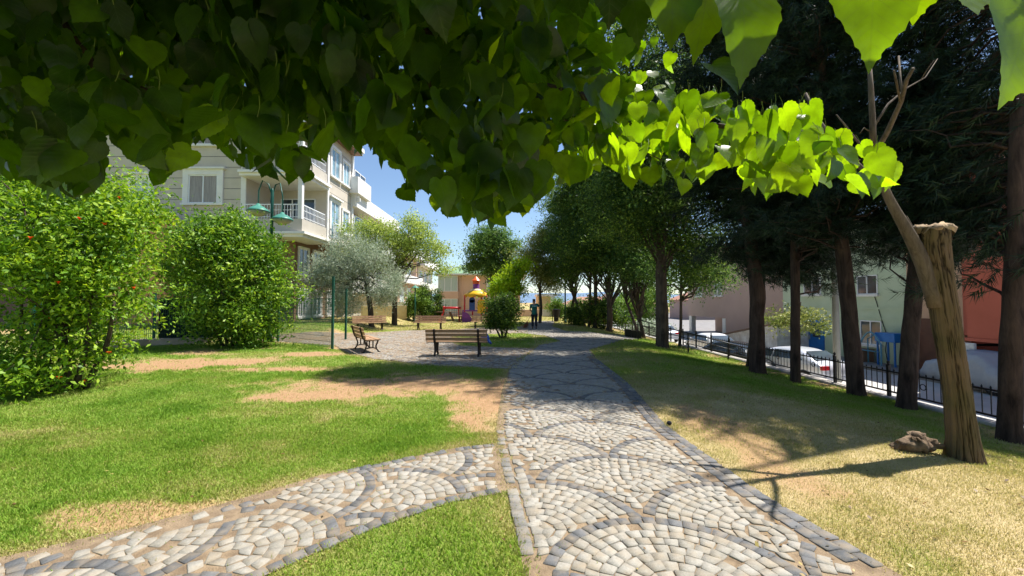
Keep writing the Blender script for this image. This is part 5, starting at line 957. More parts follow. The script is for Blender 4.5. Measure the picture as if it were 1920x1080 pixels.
# ---------------------------------------------------------------- buildings
class Face:
    """facade frame: u runs along the wall, n points out of it"""
    def __init__(s, O, u): s.O = Vector(O); s.u = Vector(u).normalized(); s.n = Vector((s.u.y, -s.u.x, 0))
    def box(s, m, u0, u1, z0, z1, d0, d1):
        vs = [s.O+s.u*a+s.n*d+Vector((0, 0, z)) for z in (z0, z1) for d in (d0, d1) for a in (u0, u1)]
        m.add(vs, [(0, 2, 3, 1), (4, 5, 7, 6), (0, 1, 5, 4), (2, 6, 7, 3), (0, 4, 6, 2), (1, 3, 7, 5)]); return m
def window(t, f, u0, u1, z0, z1, glass='glass', frame='white_pvc', trim=None, sill=True, cols=2, d=0.0, tw=0.14, hood=False):
    m = MB(); fw = 0.06; uw = (u1-u0)/cols
    for k in range(cols+1): c = u0+uw*k; f.box(m, c-(fw/2 if 0 < k < cols else 0)-(fw if k == cols else 0), c+(fw/2 if 0 < k < cols else 0)+(fw if k == 0 else 0), z0, z1, d-0.02, d+0.05)
    f.box(m, u0, u1, z0, z0+fw, d-0.02, d+0.045); f.box(m, u0, u1, z1-fw, z1, d-0.02, d+0.045)
    w = m.build('window', M[frame], t)
    p = MB(); f.box(p, u0+0.01, u1-0.01, z0+0.01, z1-0.01, d-0.02, d+0.015); p.build('pane', M[glass], w)
    if trim or sill:
        s = MB(); tr = tw
        if trim:
            f.box(s, u0-tr, u0, z0, z1, d-0.02, d+0.09); f.box(s, u1, u1+tr, z0, z1, d-0.02, d+0.09); f.box(s, u0-tr, u1+tr, z1, z1+tr, d-0.02, d+0.10)
        if hood: f.box(s, u0-tr-0.12, u1+tr+0.12, z1+tr, z1+tr+0.1, d-0.02, d+0.22)
        if sill: f.box(s, u0-tr-0.06, u1+tr+0.06, z0-0.12, z0, d-0.02, d+0.16)
        s.build('window_trim', M[trim or 'white_trim'], w)
    return w
def railing(t, pts, z0, z1, mat='white_pvc', step=0.16, name='balcony_railing'):
    m = MB()
    for a, b in zip(pts[:-1], pts[1:]):
        a = Vector(a); b = Vector(b); d = b-a; L = d.length; M_ = Matrix.Rotation(math.atan2(d.y, d.x), 4, 'Z'); c = (a+b)/2
        for z, h in ((z1, 0.05), (z0+0.12, 0.03), (z0+(z1-z0)*0.62, 0.025)): m.box((c.x, c.y, z), (L, 0.04, h), M_)
        n = max(2, int(L/step))
        for k in range(n+1): q = a+d*(k/n); m.box((q.x, q.y, (z0+z1)/2), (0.022, 0.022, z1-z0))
    return m.build(name, M[mat], t)
def apartment():
    X0, Y0 = -11.8, 23.0; t = thing('apartment_building', (X0, Y0, 0), 'grey beige apartment building with white trimmed windows and corner balcony behind the left shrubs', 'building')
    zb, z1, z2, z3, z4 = 0.0, 2.6, 5.65, 9.1, 12.45; XL = -34; YB = 29.7
    m = MB(); m.bx(XL, X0-1.2, Y0+1.2, YB+6, zb-0.3, z2); m.build('lower_wall', M['brown_render'], t)
    m = MB(); m.bx(XL, X0-3.4, Y0, YB, z2, z4); m.bx(X0-3.402, X0, Y0+2.6, YB, z2, z4); m.build('wall', M['plaster_beige'], t)
    ff = Face((XL, Y0, 0), (1, 0, 0)); fr = Face((X0, Y0+2.6, 0), (0, 1, 0)); Lf = X0-3.4-XL
    g = MB()
    z = z2+0.55
    while z < z4: ff.box(g, 0, Lf-0.01, z, z+0.035, 0.0, 0.004); fr.box(g, 0.01, YB-Y0-2.61, z, z+0.035, 0.0, 0.004); z += 0.62
    g.build('wall_groove', M['groove'], t)
    m = MB()   # corner strips, cornices and the bands under the projecting floors
    ff.box(m, Lf-0.28, Lf, z2, z4, 0.0, 0.07); fr.box(m, 0, 0.22, z2, z4, 0, 0.07); fr.box(m, 3.85, 4.15, z2, z4, 0, 0.09); ff.box(m, -0.1, Lf+0.06, z2-0.3, z2, -0.05, 0.12); fr.box(m, -0.1, YB-Y0-2.6, z2-0.3, z2, -0.05, 0.12)
    m.build('white_bands', M['white_trim'], t)
    m = MB(); m.bx(XL-0.7, X0+0.75, Y0-0.75, YB+0.05, z4, z4+0.14); m.bx(XL-0.8, X0+0.85, Y0-0.85, YB+0.05, z4+0.14, z4+0.42); m.build('cornice', M['white_trim'], t)
    m = MB(); m.bx(XL-0.6, X0+0.7, Y0-0.7, YB, z4-0.06, z4-0.002); m.build('soffit', M['brown_render'], t)
    m = MB(); cx, cyy = (XL+X0)/2, (Y0+YB)/2
    m.add([(XL-0.7, Y0-0.7, z4+0.42), (X0+0.7, Y0-0.7, z4+0.42), (X0+0.7, YB, z4+0.42), (XL-0.7, YB, z4+0.42), (XL+3, cyy, z4+2.3), (X0-3.5, cyy, z4+2.3)], [(0, 1, 5, 4), (1, 2, 5), (2, 3, 4, 5), (3, 0, 4), (0, 3, 2, 1)]); m.build('roof', M['roof_red'], t)
    sc = Y0/FPX
    def uf(px): return (px-960)*sc-XL
    def zf(py): return 1.6+(566-py)*sc
    for (a, b, c, d, gl, cols) in ((349, 404, 380, 326, 'curtain', 2), (246, 275, 376, 336, 'curtain_pale', 2), (120, 170, 380, 326, 'curtain', 2)):
        window(t, ff, uf(a), uf(b), zf(c), zf(d), gl, trim='white_trim', tw=0.32, hood=True, cols=cols)
        window(t, ff, uf(a), uf(b), zf(c)+3.4, zf(d)+3.4, gl, trim='white_trim', tw=0.32, cols=cols)
    # corner balconies
    for k, zz_ in enumerate((z2, z3)):
        s = MB(); s.bx(X0-3.39, X0+0.02, Y0-0.4, Y0+2.59, zz_-0.12, zz_+0.10); s.bx(X0-3.39, X0+0.02, Y0-0.4, Y0-0.25, zz_+0.10, zz_+0.62) ; s.bx(X0-0.13, X0+0.02, Y0-0.25, Y0+2.59, zz_+0.10, zz_+0.62); s.build('balcony', M['plaster_gray'], t)
        s = MB(); s.bx(X0-3.5, X0+0.3, Y0-0.66, Y0+2.59, zz_-0.26, zz_-0.121); s.bx(X0-3.5, X0+0.14, Y0-0.52, Y0+2.59, zz_-0.42, zz_-0.261); s.build('balcony_cornice', M['white_trim'], t)
        railing(t, [(X0-3.3, Y0-0.3, 0), (X0-0.05, Y0-0.3, 0), (X0-0.05, Y0+2.5, 0)], zz_+0.62, zz_+1.45)
        fb = Face((X0-3.4, Y0+2.6, 0), (1, 0, 0)); window(t, fb, 0.5, 2.7, zz_+0.12, zz_+2.5, 'glass', cols=3, sill=False)
        s = MB(); s.bx(X0-0.25, X0-0.02, Y0-0.38, Y0-0.15, zz_+0.62, zz_+3.05); s.build('balcony_column', M['white_trim'], t)
    # right hand facade
    window(t, fr, 0.55, 1.75, z2+0.1, z2+2.55, 'glass_blue', trim='white_trim', tw=0.2, hood=True, sill=False); railing(t, [(X0+0.3, Y0+2.95, 0), (X0+0.3, Y0+4.6, 0)], z2+0.02, z2+1.05)
    window(t, fr, 2.35, 3.35, z2+0.75, z2+2.3, 'glass_blue', trim='white_trim', tw=0.16)
    window(t, fr, 0.55, 1.75, z3+0.75, z3+2.6, 'glass_blue', trim='white_trim', tw=0.2); window(t, fr, 2.35, 3.35, z3+0.75, z3+2.3, 'glass_blue', trim='white_trim', tw=0.16)
    for zz_ in (z2+0.02, z3+0.02): railing(t, [(X0+0.5, Y0+6.8, 0), (X0+0.5, YB-0.2, 0)], zz_+0.12, zz_+1.05); s = MB(); s.bx(X0+0.005, X0+0.6, Y0+6.75, YB-0.1, zz_-0.12, zz_+0.12); s.build('balcony_slab', M['white_trim'], t); f3 = Face((X0, Y0+6.8, 0), (0, 1, 0)); window(t, f3, 0.2, 2.4, zz_+0.15, zz_+2.4, 'glass', cols=2, sill=False)
    # lower floors
    fl = Face((X0-1.2, Y0+1.2, 0), (0, 1, 0))
    for u in (0.4, 2.2, 4.2, 6.4, 9.0): window(t, fl, u, u+1.1, 0.7, 2.3, 'glass', trim='white_trim', tw=0.1); window(t, fl, u, u+1.1, 3.3, 4.9, 'glass', trim='white_trim', tw=0.1)
    fl2 = Face((XL, Y0+1.2, 0), (1, 0, 0))
    for u in (8, 12, 16): window(t, fl2, u, u+1.5, 3.3, 4.9, 'glass', trim='white_trim', tw=0.1)
    for u in (0.3, 4.1): railing(t, [(X0-1.05, Y0+1.2+u, 0), (X0-1.05, Y0+1.2+u+1.4, 0)], 0.55, 2.4, step=0.12, name='window_bars')
    m = MB(); m.bx(X0-8.6, X0-7.9, Y0-0.32, Y0-0.004, 6.0, 6.6); m.build('air_conditioner', M['white_pvc'], t); 
    # orange side wing by the shrub
    t2 = thing('orange_wall', (-19.0, 21.6, 0), 'orange painted wall end showing between the two shrubs', 'wall'); m = MB(); m.bx(-21.6, -18.3, 21.4, 21.9, -0.1, 6.3); m.build('wall', M['orange_wall'], t2); m = MB(); m.bx(-21.7, -18.2, 21.3, 22.0, 6.3, 6.42); m.build('coping', M['white_trim'], t2)
    # the yellow garden wall
    m = MB(); m.box((-9.9, 31.5, 0.75), (3.4, 0.25, 1.1), Matrix.Rotation(rad(28), 4, 'Z')); tag(m.build('garden_wall', M['yellow_wall'], None, bevel=0.02), 'low yellowish garden wall behind the olive tree', 'wall')
apartment()
def apartment_far(X0, Y0, YB, zt, label, base_z, gl='glass', wall='plaster_gray', XL=-30, parapet=True):
    t = thing('apartment_building', (X0, Y0, 0), label, 'building'); m = MB(); m.bx(XL, X0-0.8, Y0, YB, -0.3, zt); m.build('wall', M[wall], t)
    fr = Face((X0-0.8, Y0, 0), (0, 1, 0)); ff = Face((XL, Y0, 0), (1, 0, 0)); nf = max(1, int((zt-base_z)/3.1))
    for k in range(nf):
        z = zt-3.1*(k+1)
        s = MB(); s.bx(XL, X0, Y0-0.25, YB, z-0.12, z+0.12); s.bx(X0-0.14, X0, Y0-0.25, YB, z+0.12, z+0.8); s.bx(X0-4, X0-0.14, Y0-0.25, Y0-0.12, z+0.12, z+0.8); s.build('balcony', M['white_trim'], t)
        u = 0.8
        while u < YB-Y0-2: window(t, fr, u, u+1.7, z+0.35, z+2.5, gl, sill=False); u += 3.1
        window(t, ff, X0-XL-3.6, X0-XL-1.4, z+0.9, z+2.5, gl, sill=False)
    s = MB(); s.bx(XL, X0+0.25, Y0-0.5, YB, zt, zt+0.2); s.bx(X0+0.05, X0+0.25, Y0-0.5, YB, zt+0.2, zt+1.1); s.bx(XL, X0+0.05, Y0-0.5, Y0-0.3, zt+0.2, zt+1.1); s.bx(X0-1.2, X0+0.55, Y0-0.9, Y0+1.8, zt+0.9, zt+2.1); s.build('parapet', M['white_trim'], t)
    return t
apartment_far(-11.7, 30.0, 41, 8.6, 'pale apartment block with white stepped parapets behind the spreading tree', 0)
apartment_far(-11.9, 45, 54, 7.0, 'small pinkish apartment block far off left of the peach house', 0, wall='wall_peach', gl='curtain_pale')
apartment_far(-12.2, 56, 66, 6.6, 'last far pale block with dark balcony openings beside the green roof', 0, wall='plaster_beige')
def peach_house():
    x0, x1, y0, y1 = -8.3, 0.9, 45, 54; t = thing('peach_house', (x0, y0, 0), 'two storey peach house with green hipped roof behind the playground', 'house')
    m = MB(); m.bx(x0+0.9, x1, y0, y1, -0.2, 4.55); m.build('wall', M['peach'], t)
    e = 0.75; z = 4.55; m = MB(); m.bx(x0-e+0.6, x1+e, y0-e, y1+e, z, z+0.16); m.build('eaves', M['white_trim'], t)
    m = MB(); z += 0.16; m.add([(x0-e+0.6, y0-e, z), (x1+e, y0-e, z), (x1+e, y1+e, z), (x0-e+0.6, y1+e, z), (x0+5.0, (y0+y1)/2, z+2.2), (x1-3.6, (y0+y1)/2, z+2.2)], [(0, 1, 5, 4), (1, 2, 5), (2, 3, 4, 5), (3, 0, 4), (0, 3, 2, 1)]); m.build('roof', M['roof_green'], t)
    f = Face((x0, y0, 0), (1, 0, 0))
    # bay on the left
    m = MB(); f.box(m, 0.1, 2.4, -0.2, 0.35, -1.5, 0.35); m.build('bay', M['peach'], t); m = MB(); f.box(m, 0.1, 2.4, 1.95, 2.75, -1.5, 0.35); m.build('bay', M['peach'], t)
    f2 = Face((x0, y0-0.3, 0), (1, 0, 0)); window(t, f2, 0.15, 2.3, 0.35, 1.95, 'curtain_pale', cols=3, sill=False); window(t, f2, 0.15, 2.3, 2.75, 4.5, 'curtain_pale', cols=3, sill=False)
    window(t, f, 5.6, 6.9, 2.9, 4.2, 'glass_blue', trim='white_trim', tw=0.16, cols=2); window(t, f, 5.2, 6.4, 0.4, 1.9, 'glass_blue', trim='white_trim', tw=0.16, cols=2)
    m = MB(); f.box(m, 2.75, 2.82, 0, 4.5, 0.0, 0.08); m.build('drainpipe', M['peach'], t)
peach_house()
def cream_building():
    t = thing('cream_building', (3.4, 47, 0), 'cream pavilion corner with white balustrade behind the sweeper', 'building'); m = MB(); m.bx(3.05, 4.9, 47, 52, -0.2, 2.25); m.build('wall', M['yellow_wall'], t); m = MB(); m.bx(2.9, 5.2, 46.7, 52.2, 2.25, 2.5); m.build('cornice', M['white_trim'], t)
    m = MB(); m.bx(4.45, 4.8, 46.62, 46.98, -0.2, 2.25); m.build('column', M['white_trim'], t); m = MB(); m.bx(3.2, 5.6, 45.0, 45.15, -0.1, 0.75); m.build('balustrade', M['white_pvc'], t)
    m = MB(); m.bx(0.6, 3.1, 44.0, 44.25, -0.1, 0.75); tag(m.build('garden_wall', M['peach'], None, bevel=0.02), 'low peach garden wall behind the sweeper at the end of the path', 'wall')
cream_building()
for i, (x, y, w, d, h, wl, lb) in enumerate([(11.5, 90, 12, 9, 2.0, 'wall_peach', 'far pink roofed house above the hedge, left of the leaning trunks'), (19, 100, 9, 9, 2.2, 'plaster_beige', 'far white house with red roof between the leaning trunks'), (26, 95, 10, 9, 2.0, 'wall_peach', 'far house with red roof behind the forked tree'), (33, 75, 9, 10, 3.2, 'wall_pink', 'far orange roofed house right of the multi stemmed tree')]):
    t = thing('far_house', (x, y, 0), lb, 'house'); m = MB(); m.bx(x, x+w, y, y+d, -4, h-1.2); m.build('wall', M[wl], t); z = h-1.2
    m = MB(); m.add([(x-0.6, y-0.6, z), (x+w+0.6, y-0.6, z), (x+w+0.6, y+d+0.6, z), (x-0.6, y+d+0.6, z), (x+w*0.35, y+d/2, z+2.0), (x+w*0.65, y+d/2, z+2.0)], [(0, 1, 5, 4), (1, 2, 5), (2, 3, 4, 5), (3, 0, 4), (0, 3, 2, 1)]); rf = m.build('roof', M['roof_red'], t); m = MB(); m.bx(x+w*0.5, x+w*0.5+0.7, y+d*0.35, y+d*0.35+0.6, z+0.9, z+2.6); m.build('chimney', M['plaster_gray'], rf)
    f = Face((x, y, 0), (1, 0, 0))
    for k in range(3): window(t, f, w*(0.15+0.3*k), w*(0.15+0.3*k)+1.2, z-1.9, z-0.6, 'glass', sill=False)
# houses across the street, fronts on x = 20
HX = 20.0
def hf(y): return Face((HX, y, 0), (0, -1, 0))
def hy(px): return HX*FPX/(px-960)
def green_house():
    ya, yb = hy(1706), hy(1468); t = thing('green_house', (HX, ya, STREET), 'pale green rendered house with white windows and a blue door across the street', 'house'); f = hf(yb); L = yb-ya
    m = MB(); m.bx(HX, HX+9, ya, yb, STREET-0.1, 6.2); m.build('wall', M['wall_green'], t); m = MB(); m.bx(HX-0.5, HX+9.3, ya+0.002, yb+0.2, 6.2, 6.4); m.build('roof', M['roof_red'], t)
    def U(px): return yb-hy(px)
    def Z(px, py): return 1.6+(566-py)*hy(px)/FPX
    window(t, f, U(1608), U(1647), Z(1630, 552), Z(1630, 516), 'glass', cols=2, tw=0.02); window(t, f, U(1612), U(1652), Z(1630, 646), Z(1630, 601), 'glass', cols=2, tw=0.02); window(t, f, U(1508), U(1540), Z(1530, 552), Z(1530, 520), 'glass', cols=2, tw=0.02)
    m = MB(); f.box(m, 0, L-0.01, Z(1700, 581), Z(1700, 577), 0, 0.05); f.box(m, 0, L-0.01, Z(1700, 601), Z(1700, 598), 0, 0.035); m.build('string_course', M['wall_green'], t)
    m = MB()
    for a, b in zip([(U(1640), 2.0), (U(1655), 0.4), (U(1662), -0.2), (U(1658), -1.0)], [(U(1655), 0.4), (U(1662), -0.2), (U(1658), -1.0), (U(1662), -1.7)]): m.tube([f.O+f.u*a[0]+f.n*0.03+Vector((0, 0, a[1])), f.O+f.u*b[0]+f.n*0.03+Vector((0, 0, b[1]))], 0.018, 5)
    m.build('cable', M['iron'], t)
    d = MB(); u0, u1 = U(1513), U(1544); f.box(d, u0, u1, STREET+0.12, STREET+2.25, 0, 0.07); do = d.build('door', M['blue_paint'], t); g = MB(); f.box(g, u0+0.55, u1-0.25, STREET+1.1, STREET+2.05, 0.07, 0.09); g.build('pane', M['glass'], do); g = MB()
    f.box(g, u0+0.2, u0+0.3, STREET+0.9, STREET+1.2, 0.07, 0.12); g.build('handle', M['alloy'], do)
    d = MB(); u0, u1 = U(1470), U(1497); f.box(d, u0, u1, STREET+0.12, STREET+2.4, 0, 0.06); f.box(d, u0-0.0, u1+0.1, STREET+1.15, STREET+1.25, 0.06, 0.12); d.build('entrance', M['door_brown'], t)
    # blue frame, bench and box by the wall
    bx = thing('blue_arch', (HX-1.2, hy(1665), STREET+0.12), 'light blue metal arch frame standing against the green house', 'frame'); m = MB(); y0 = hy(1645); y1 = hy(1685); zt = STREET+1.75
    arc = [(HX-1.0, y0+(y1-y0)*k/10, STREET+1.2+0.6*math.sin(math.pi*k/10)) for k in range(11)]
    m.tube([(HX-1.0, y0, STREET+0.12)]+arc+[(HX-1.0, y1, STREET+0.12)], 0.04, 6); m.tube([(HX-0.6, y0, STREET+0.12), (HX-0.6, y0, STREET+1.4), (HX-0.6, (y0+y1)/2, zt)], 0.035, 6); m.tube([(HX-1.0, y0, STREET+0.8), (HX-1.0, y1, STREET+0.8)], 0.025, 6); m.build('frame', M['pale_blue'], bx)
    m = MB(); yy_ = hy(1690); m.bx(HX-0.9, HX-0.2, yy_-0.5, yy_+0.6, STREET+1.35, STREET+1.8); m.bx(HX-0.85, HX-0.78, yy_-0.45, yy_-0.38, STREET+0.12, STREET+1.35); m.bx(HX-0.85, HX-0.78, yy_+0.5, yy_+0.57, STREET+0.12, STREET+1.35); m.bx(HX-0.3, HX-0.23, yy_-0.45, yy_-0.38, STREET+0.12, STREET+1.35); m.bx(HX-0.3, HX-0.23, yy_+0.5, yy_+0.57, STREET+0.12, STREET+1.35)
    tag(m.build('blue_box', M['blue_paint'], None, bevel=0.01), 'bright blue box on legs against the green house beside the black pine trunk', 'box')
    m = MB(); yy_ = hy(1632); m.bx(HX-0.8, HX-0.2, yy_-0.35, yy_+0.35, STREET+0.12, STREET+0.75); m.bx(HX-0.84, HX-0.16, yy_-0.39, yy_+0.39, STREET+0.75, STREET+0.8); tag(m.build('planter_box', M['brown_render'], None, bevel=0.01), 'brown box planter on the pavement by the green house', 'planter')
green_house()
def right_houses():
    ya, yb = hy(1811), hy(1706)-0.003; t = thing('peach_townhouse', (HX, ya, STREET), 'narrow peach rendered house between the green and the red house', 'house'); m = MB(); m.bx(HX-0.15, HX+9, ya, yb, STREET-0.1, 7.0); m.build('wall', M['wall_peach'], t)
    f = Face((HX-0.15, yb, 0), (0, -1, 0)); d = MB(); f.box(d, 0.2, 1.5, STREET+0.12, STREET+2.6, 0, 0.06); d.build('door', M['door_brown'], t); window(t, f, 0.4, 1.6, 2.2, 3.4, 'glass', sill=True)
    m = MB(); m.bx(HX-0.16, HX+9.1, ya, yb, 7.0, 7.2); m.build('roof', M['roof_red'], t)
    y0 = ya; t = thing('red_house', (HX-2, y0-12, STREET), 'brick red house with overhanging upper floor behind the covered car', 'house')
    RX = 18.55; y1 = RX*FPX/(1811-960)+1.2
    m = MB(); m.bx(RX, HX-0.16, y0-14, y1-1.2, 0.15, 7.4); m.bx(HX-0.155, HX+8, y0-14, y0-0.003, 0.15, 7.4); m.build('upper_wall', M['wall_red'], t)
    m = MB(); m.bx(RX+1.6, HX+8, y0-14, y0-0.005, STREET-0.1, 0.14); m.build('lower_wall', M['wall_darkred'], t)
    m = MB(); m.bx(RX-0.06, HX-0.2, y0-14, y1-1.14, 0.02, 0.15); m.build('floor_edge', M['wall_red'], t)
    f = Face((RX+1.6, y0-3.0, 0), (0, -1, 0)); window(t, f, 0.5, 2.2, STREET+0.9, STREET+1.75, 'glass'); f = Face((RX, y0-2, 0), (0, -1, 0)); window(t, f, 4.6, 6.0, 2.0, 3.4, 'glass')
    m = MB(); yy_ = hy(1828)*0.985; m.bx(RX-0.2, RX-0.1, y1-1.6, y1-0.9, -0.45, -0.05); s = tag(m.build('notice_board', M['sign_white'], None, bevel=0.01), 'small white board under the overhang of the red house', 'board')
    m = MB(); m.bx(RX-0.095, RX+1.6, y1-1.3, y1-1.2, -0.2, -0.1); o = m.build('bracket', M['iron'], s)
right_houses()
def pink_building():
    ya, yb = hy(1468)+0.003, 46; t = thing('pink_building', (HX, ya, STREET), 'dusty pink building with open ground floor behind the parked white car', 'building'); 
    m = MB(); m.bx(HX, HX+10, ya, yb, 0.05, 6.8); m.bx(HX, HX+10, ya, 38, STREET-0.1, 0.049); m.bx(HX+3, HX+10, 38.001, yb, STREET-0.1, 0.049); m.build('wall', M['wall_pink'], t)
    m = MB()
    for y in (38.4, 45.6): m.bx(HX+0.02, HX+0.5, y-0.3, y+0.3, STREET-0.1, 0.049)
    m.build('column', M['white_trim'], t); m = MB(); m.bx(HX-0.3, HX+10, ya, yb+0.2, 6.8, 7.0); m.build('roof', M['roof_red'], t)
    f = hf(yb); window(t, f, 2, 3.4, 2.2, 3.5, 'glass'); window(t, f, 6, 7.4, 2.2, 3.5, 'glass')
    # lean-to shed with sloping roof
    y0 = hy(1462)-0.2; SX = HX-2.2; yl = SX*FPX/(1345-960); yr = SX*FPX/(1455-960)
    t = thing('lean_to_shed', (SX, yr, STREET), 'whitewashed lean to shed with sloping roof across the street behind the dark car', 'shed'); zr = 1.6-42*yr/FPX; zl = 1.6-72*yl/FPX+1.0
    zl = 1.6-64*yl/FPX
    m = MB(); m.add([(SX, yl, STREET), (SX, yr, STREET), (SX, yr, zr), (SX, yl, zl), (HX-0.01, yl, STREET), (HX-0.01, yr, STREET), (HX-0.01, yr, zr), (HX-0.01, yl, zl)], [(0, 1, 2, 3), (4, 7, 6, 5), (0, 4, 5, 1), (3, 2, 6, 7), (1, 5, 6, 2), (0, 3, 7, 4)]); m.build('wall', M['shed_white'], t)
    m = MB(); e = 0.12; sl = (zl-zr)/(yl-yr); a, b = yl+0.9, yr-0.3; za, zb_ = zl+sl*0.9, zr-sl*0.3
    m.add([(SX-0.25, a, za+0.01), (SX-0.25, b, zb_+0.01), (HX-0.012, b, zb_+0.01), (HX-0.012, a, za+0.01), (SX-0.25, a, za+0.1), (SX-0.25, b, zb_+0.1), (HX-0.012, b, zb_+0.1), (HX-0.012, a, za+0.1)], [(0, 1, 2, 3), (4, 7, 6, 5), (0, 4, 5, 1), (3, 2, 6, 7), (1, 5, 6, 2), (0, 3, 7, 4)]); m.build('roof', M['old_wood'], t)
pink_building()
b = at(1570, 700, 12.6); t = thing('utility_pole', (b.x, b.y, STREET), 'grey metal utility pole by the street behind the bent pine', 'pole'); m = MB(); m.tube([(b.x, b.y, STREET-0.1), (b.x, b.y, 2), (b.x, b.y, 6.5)], [0.105, 0.085, 0.06], 12); m.build('pole', M['steel_pole'], t, smooth=True); m = MB(); m.bx(b.x-0.02, b.x+0.9, b.y-0.03, b.y+0.03, 6.2, 6.28); m.build('cross_arm', M['steel_pole'], t)

# ---------------------------------------------------------------- cars
def car(loc, rz, paint, label, length=4.3, width=1.74, height=1.45):
    t = thing('parked_car', (0, 0, 0), label, 'car', 'cars parked in the street'); hl = length/2; w = width/2
    # sections along x (front = +x): x, floor, shoulder z, half width, roof z, roof half width
    S = [(-hl, 0.38, 0.72, w*0.80, 0.74, w*0.70), (-hl+0.12, 0.24, 0.90, w*0.93, 0.93, w*0.82), (-hl+0.45, 0.22, 0.95, w*0.98, 1.02, w*0.80), (-hl+0.95, 0.2, 0.95, w, height*0.95, w*0.70), (-hl+1.5, 0.2, 0.93, w, height, w*0.72), (0.15, 0.2, 0.91, w, height*0.985, w*0.72), (0.62, 0.2, 0.90, w, height*0.9, w*0.73), (hl-1.02, 0.2, 0.90, w*0.99, 0.96, w*0.82), (hl-0.55, 0.22, 0.82, w*0.97, 0.88, w*0.78), (hl-0.14, 0.24, 0.70, w*0.9, 0.76, w*0.7), (hl, 0.36, 0.56, w*0.76, 0.6, w*0.62)]
    vs = []; n = 10
    for x, z0, zs, hw, zr, rw in S: vs += [(x, -hw*0.93, z0), (x, -hw, (z0+zs)*0.5), (x, -hw*0.985, zs), (x, -rw, zr-0.03), (x, -rw*0.6, zr), (x, rw*0.6, zr), (x, rw, zr-0.03), (x, hw*0.985, zs), (x, hw, (z0+zs)*0.5), (x, hw*0.93, z0)]
    k = len(S); m = MB(); m.add(vs, [(i*n+j, i*n+(j+1) % n, (i+1)*n+(j+1) % n, (i+1)*n+j) for i in range(k-1) for j in range(n)]+[tuple(range(n-1, -1, -1)), tuple((k-1)*n+j for j in range(n))])
    o = m.build('body', M[paint], t, smooth=True)
    sub = o.modifiers.new('subdivision', 'SUBSURF'); sub.levels = 2; sub.render_levels = 2
    def glass(pts, nm):
        g = MB(); c = sum((Vector(p) for p in pts), Vector())/len(pts); nrm = (Vector(pts[1])-Vector(pts[0])).cross(Vector(pts[2])-Vector(pts[0])).normalized()
        if nrm.dot(c-Vector((0, 0, 0.8))) < 0: nrm = -nrm
        q = [Vector(p)+nrm*0.012 for p in pts]; r = [Vector(p)-nrm*0.03 for p in pts]; n_ = len(pts); g.add(q+r, [tuple(range(n_)), tuple(range(2*n_-1, n_-1, -1))]+[(i, (i+1) % n_, (i+1) % n_+n_, i+n_) for i in range(n_)]); g.build(nm, M['glass'], t)
    H = height
    for s in (-1, 1):
        glass([(-hl+0.86, s*w*0.935, 1.0), (0.1, s*w*0.95, 0.98), (0.1, s*w*0.765, H-0.14), (-hl+1.25, s*w*0.765, H-0.14)], 'side_window')
        glass([(0.2, s*w*0.95, 0.98), (0.92, s*w*0.92, 0.97), (0.5, s*w*0.79, H-0.2), (0.2, s*w*0.765, H-0.15)], 'side_window')
    glass([(hl-1.14, -w*0.74, 0.99), (hl-1.14, w*0.74, 0.99), (0.62, w*0.62, H*0.9-0.02), (0.62, -w*0.62, H*0.9-0.02)], 'windscreen')
    glass([(-hl+0.42, -w*0.70, 1.04), (-hl+0.42, w*0.70, 1.04), (-hl+0.92, w*0.6, H*0.94-0.02), (-hl+0.92, -w*0.6, H*0.94-0.02)], 'rear_window')
    for s in (-1, 1):
        l = MB(); l.box((-hl+0.09, s*w*0.70, 0.78), (0.14, 0.34, 0.17)); l.build('tail_light', M['red_lens'], t, bevel=0.02); l = MB(); l.box((hl-0.16, s*w*0.66, 0.62), (0.2, 0.36, 0.12)); l.build('headlight', M['alloy'], t, bevel=0.02)
        l = MB(); l.box((0.72, s*(w+0.06), 1.0), (0.12, 0.18, 0.13)); l.build('mirror', M[paint], t, bevel=0.03)
        for x in (-hl+0.78, hl-0.82):
            wh = MB(); R_ = 0.315; wh.tube([(x, s*(w-0.17), R_), (x, s*(w-0.15), R_), (x, s*(w+0.005), R_), (x, s*(w+0.02), R_)], [R_*0.9, R_, R_, R_*0.88], 20); wo = wh.build('wheel', M['rubber'], t); h = MB(); h.tube([(x, s*(w+0.0), R_), (x, s*(w+0.028), R_)], [R_*0.66, R_*0.6], 14); h.build('rim', M['alloy'], wo)
    l = MB(); l.box((-hl+0.03, 0, 0.62), (0.03, 0.5, 0.12)); l.build('number_plate', M['plate'], t)
    l = MB(); l.box((-hl+0.06, 0, 0.36), (0.14, width*0.8, 0.16)); l.build('bumper', M[paint], t, bevel=0.03); l = MB(); l.box((hl-0.06, 0, 0.34), (0.14, width*0.78, 0.16)); l.build('bumper', M[paint], t, bevel=0.03)
    t.location = loc; t.rotation_euler = (0, 0, rz); return t
def street_at(px, Yd): return Vector(((px-960)/FPX*Yd, Yd, STREET+0.004))
car(street_at(1478, 18.2), rad(90+14), 'car_silver', 'silver grey hatchback with red tail lights behind the slender pine')
car(street_at(1385, 20.0), rad(-90+16), 'car_dark', 'dark car with its windscreen showing beside the large pine trunk')
car(street_at(1330, 26.0), rad(90), 'car_white', 'white car parked farther up the street behind the railing, right of the thickest trunk')
car(street_at(1238, 36), rad(90), 'car_silver', 'pale car farthest up the street showing on both sides of the thickest trunk')
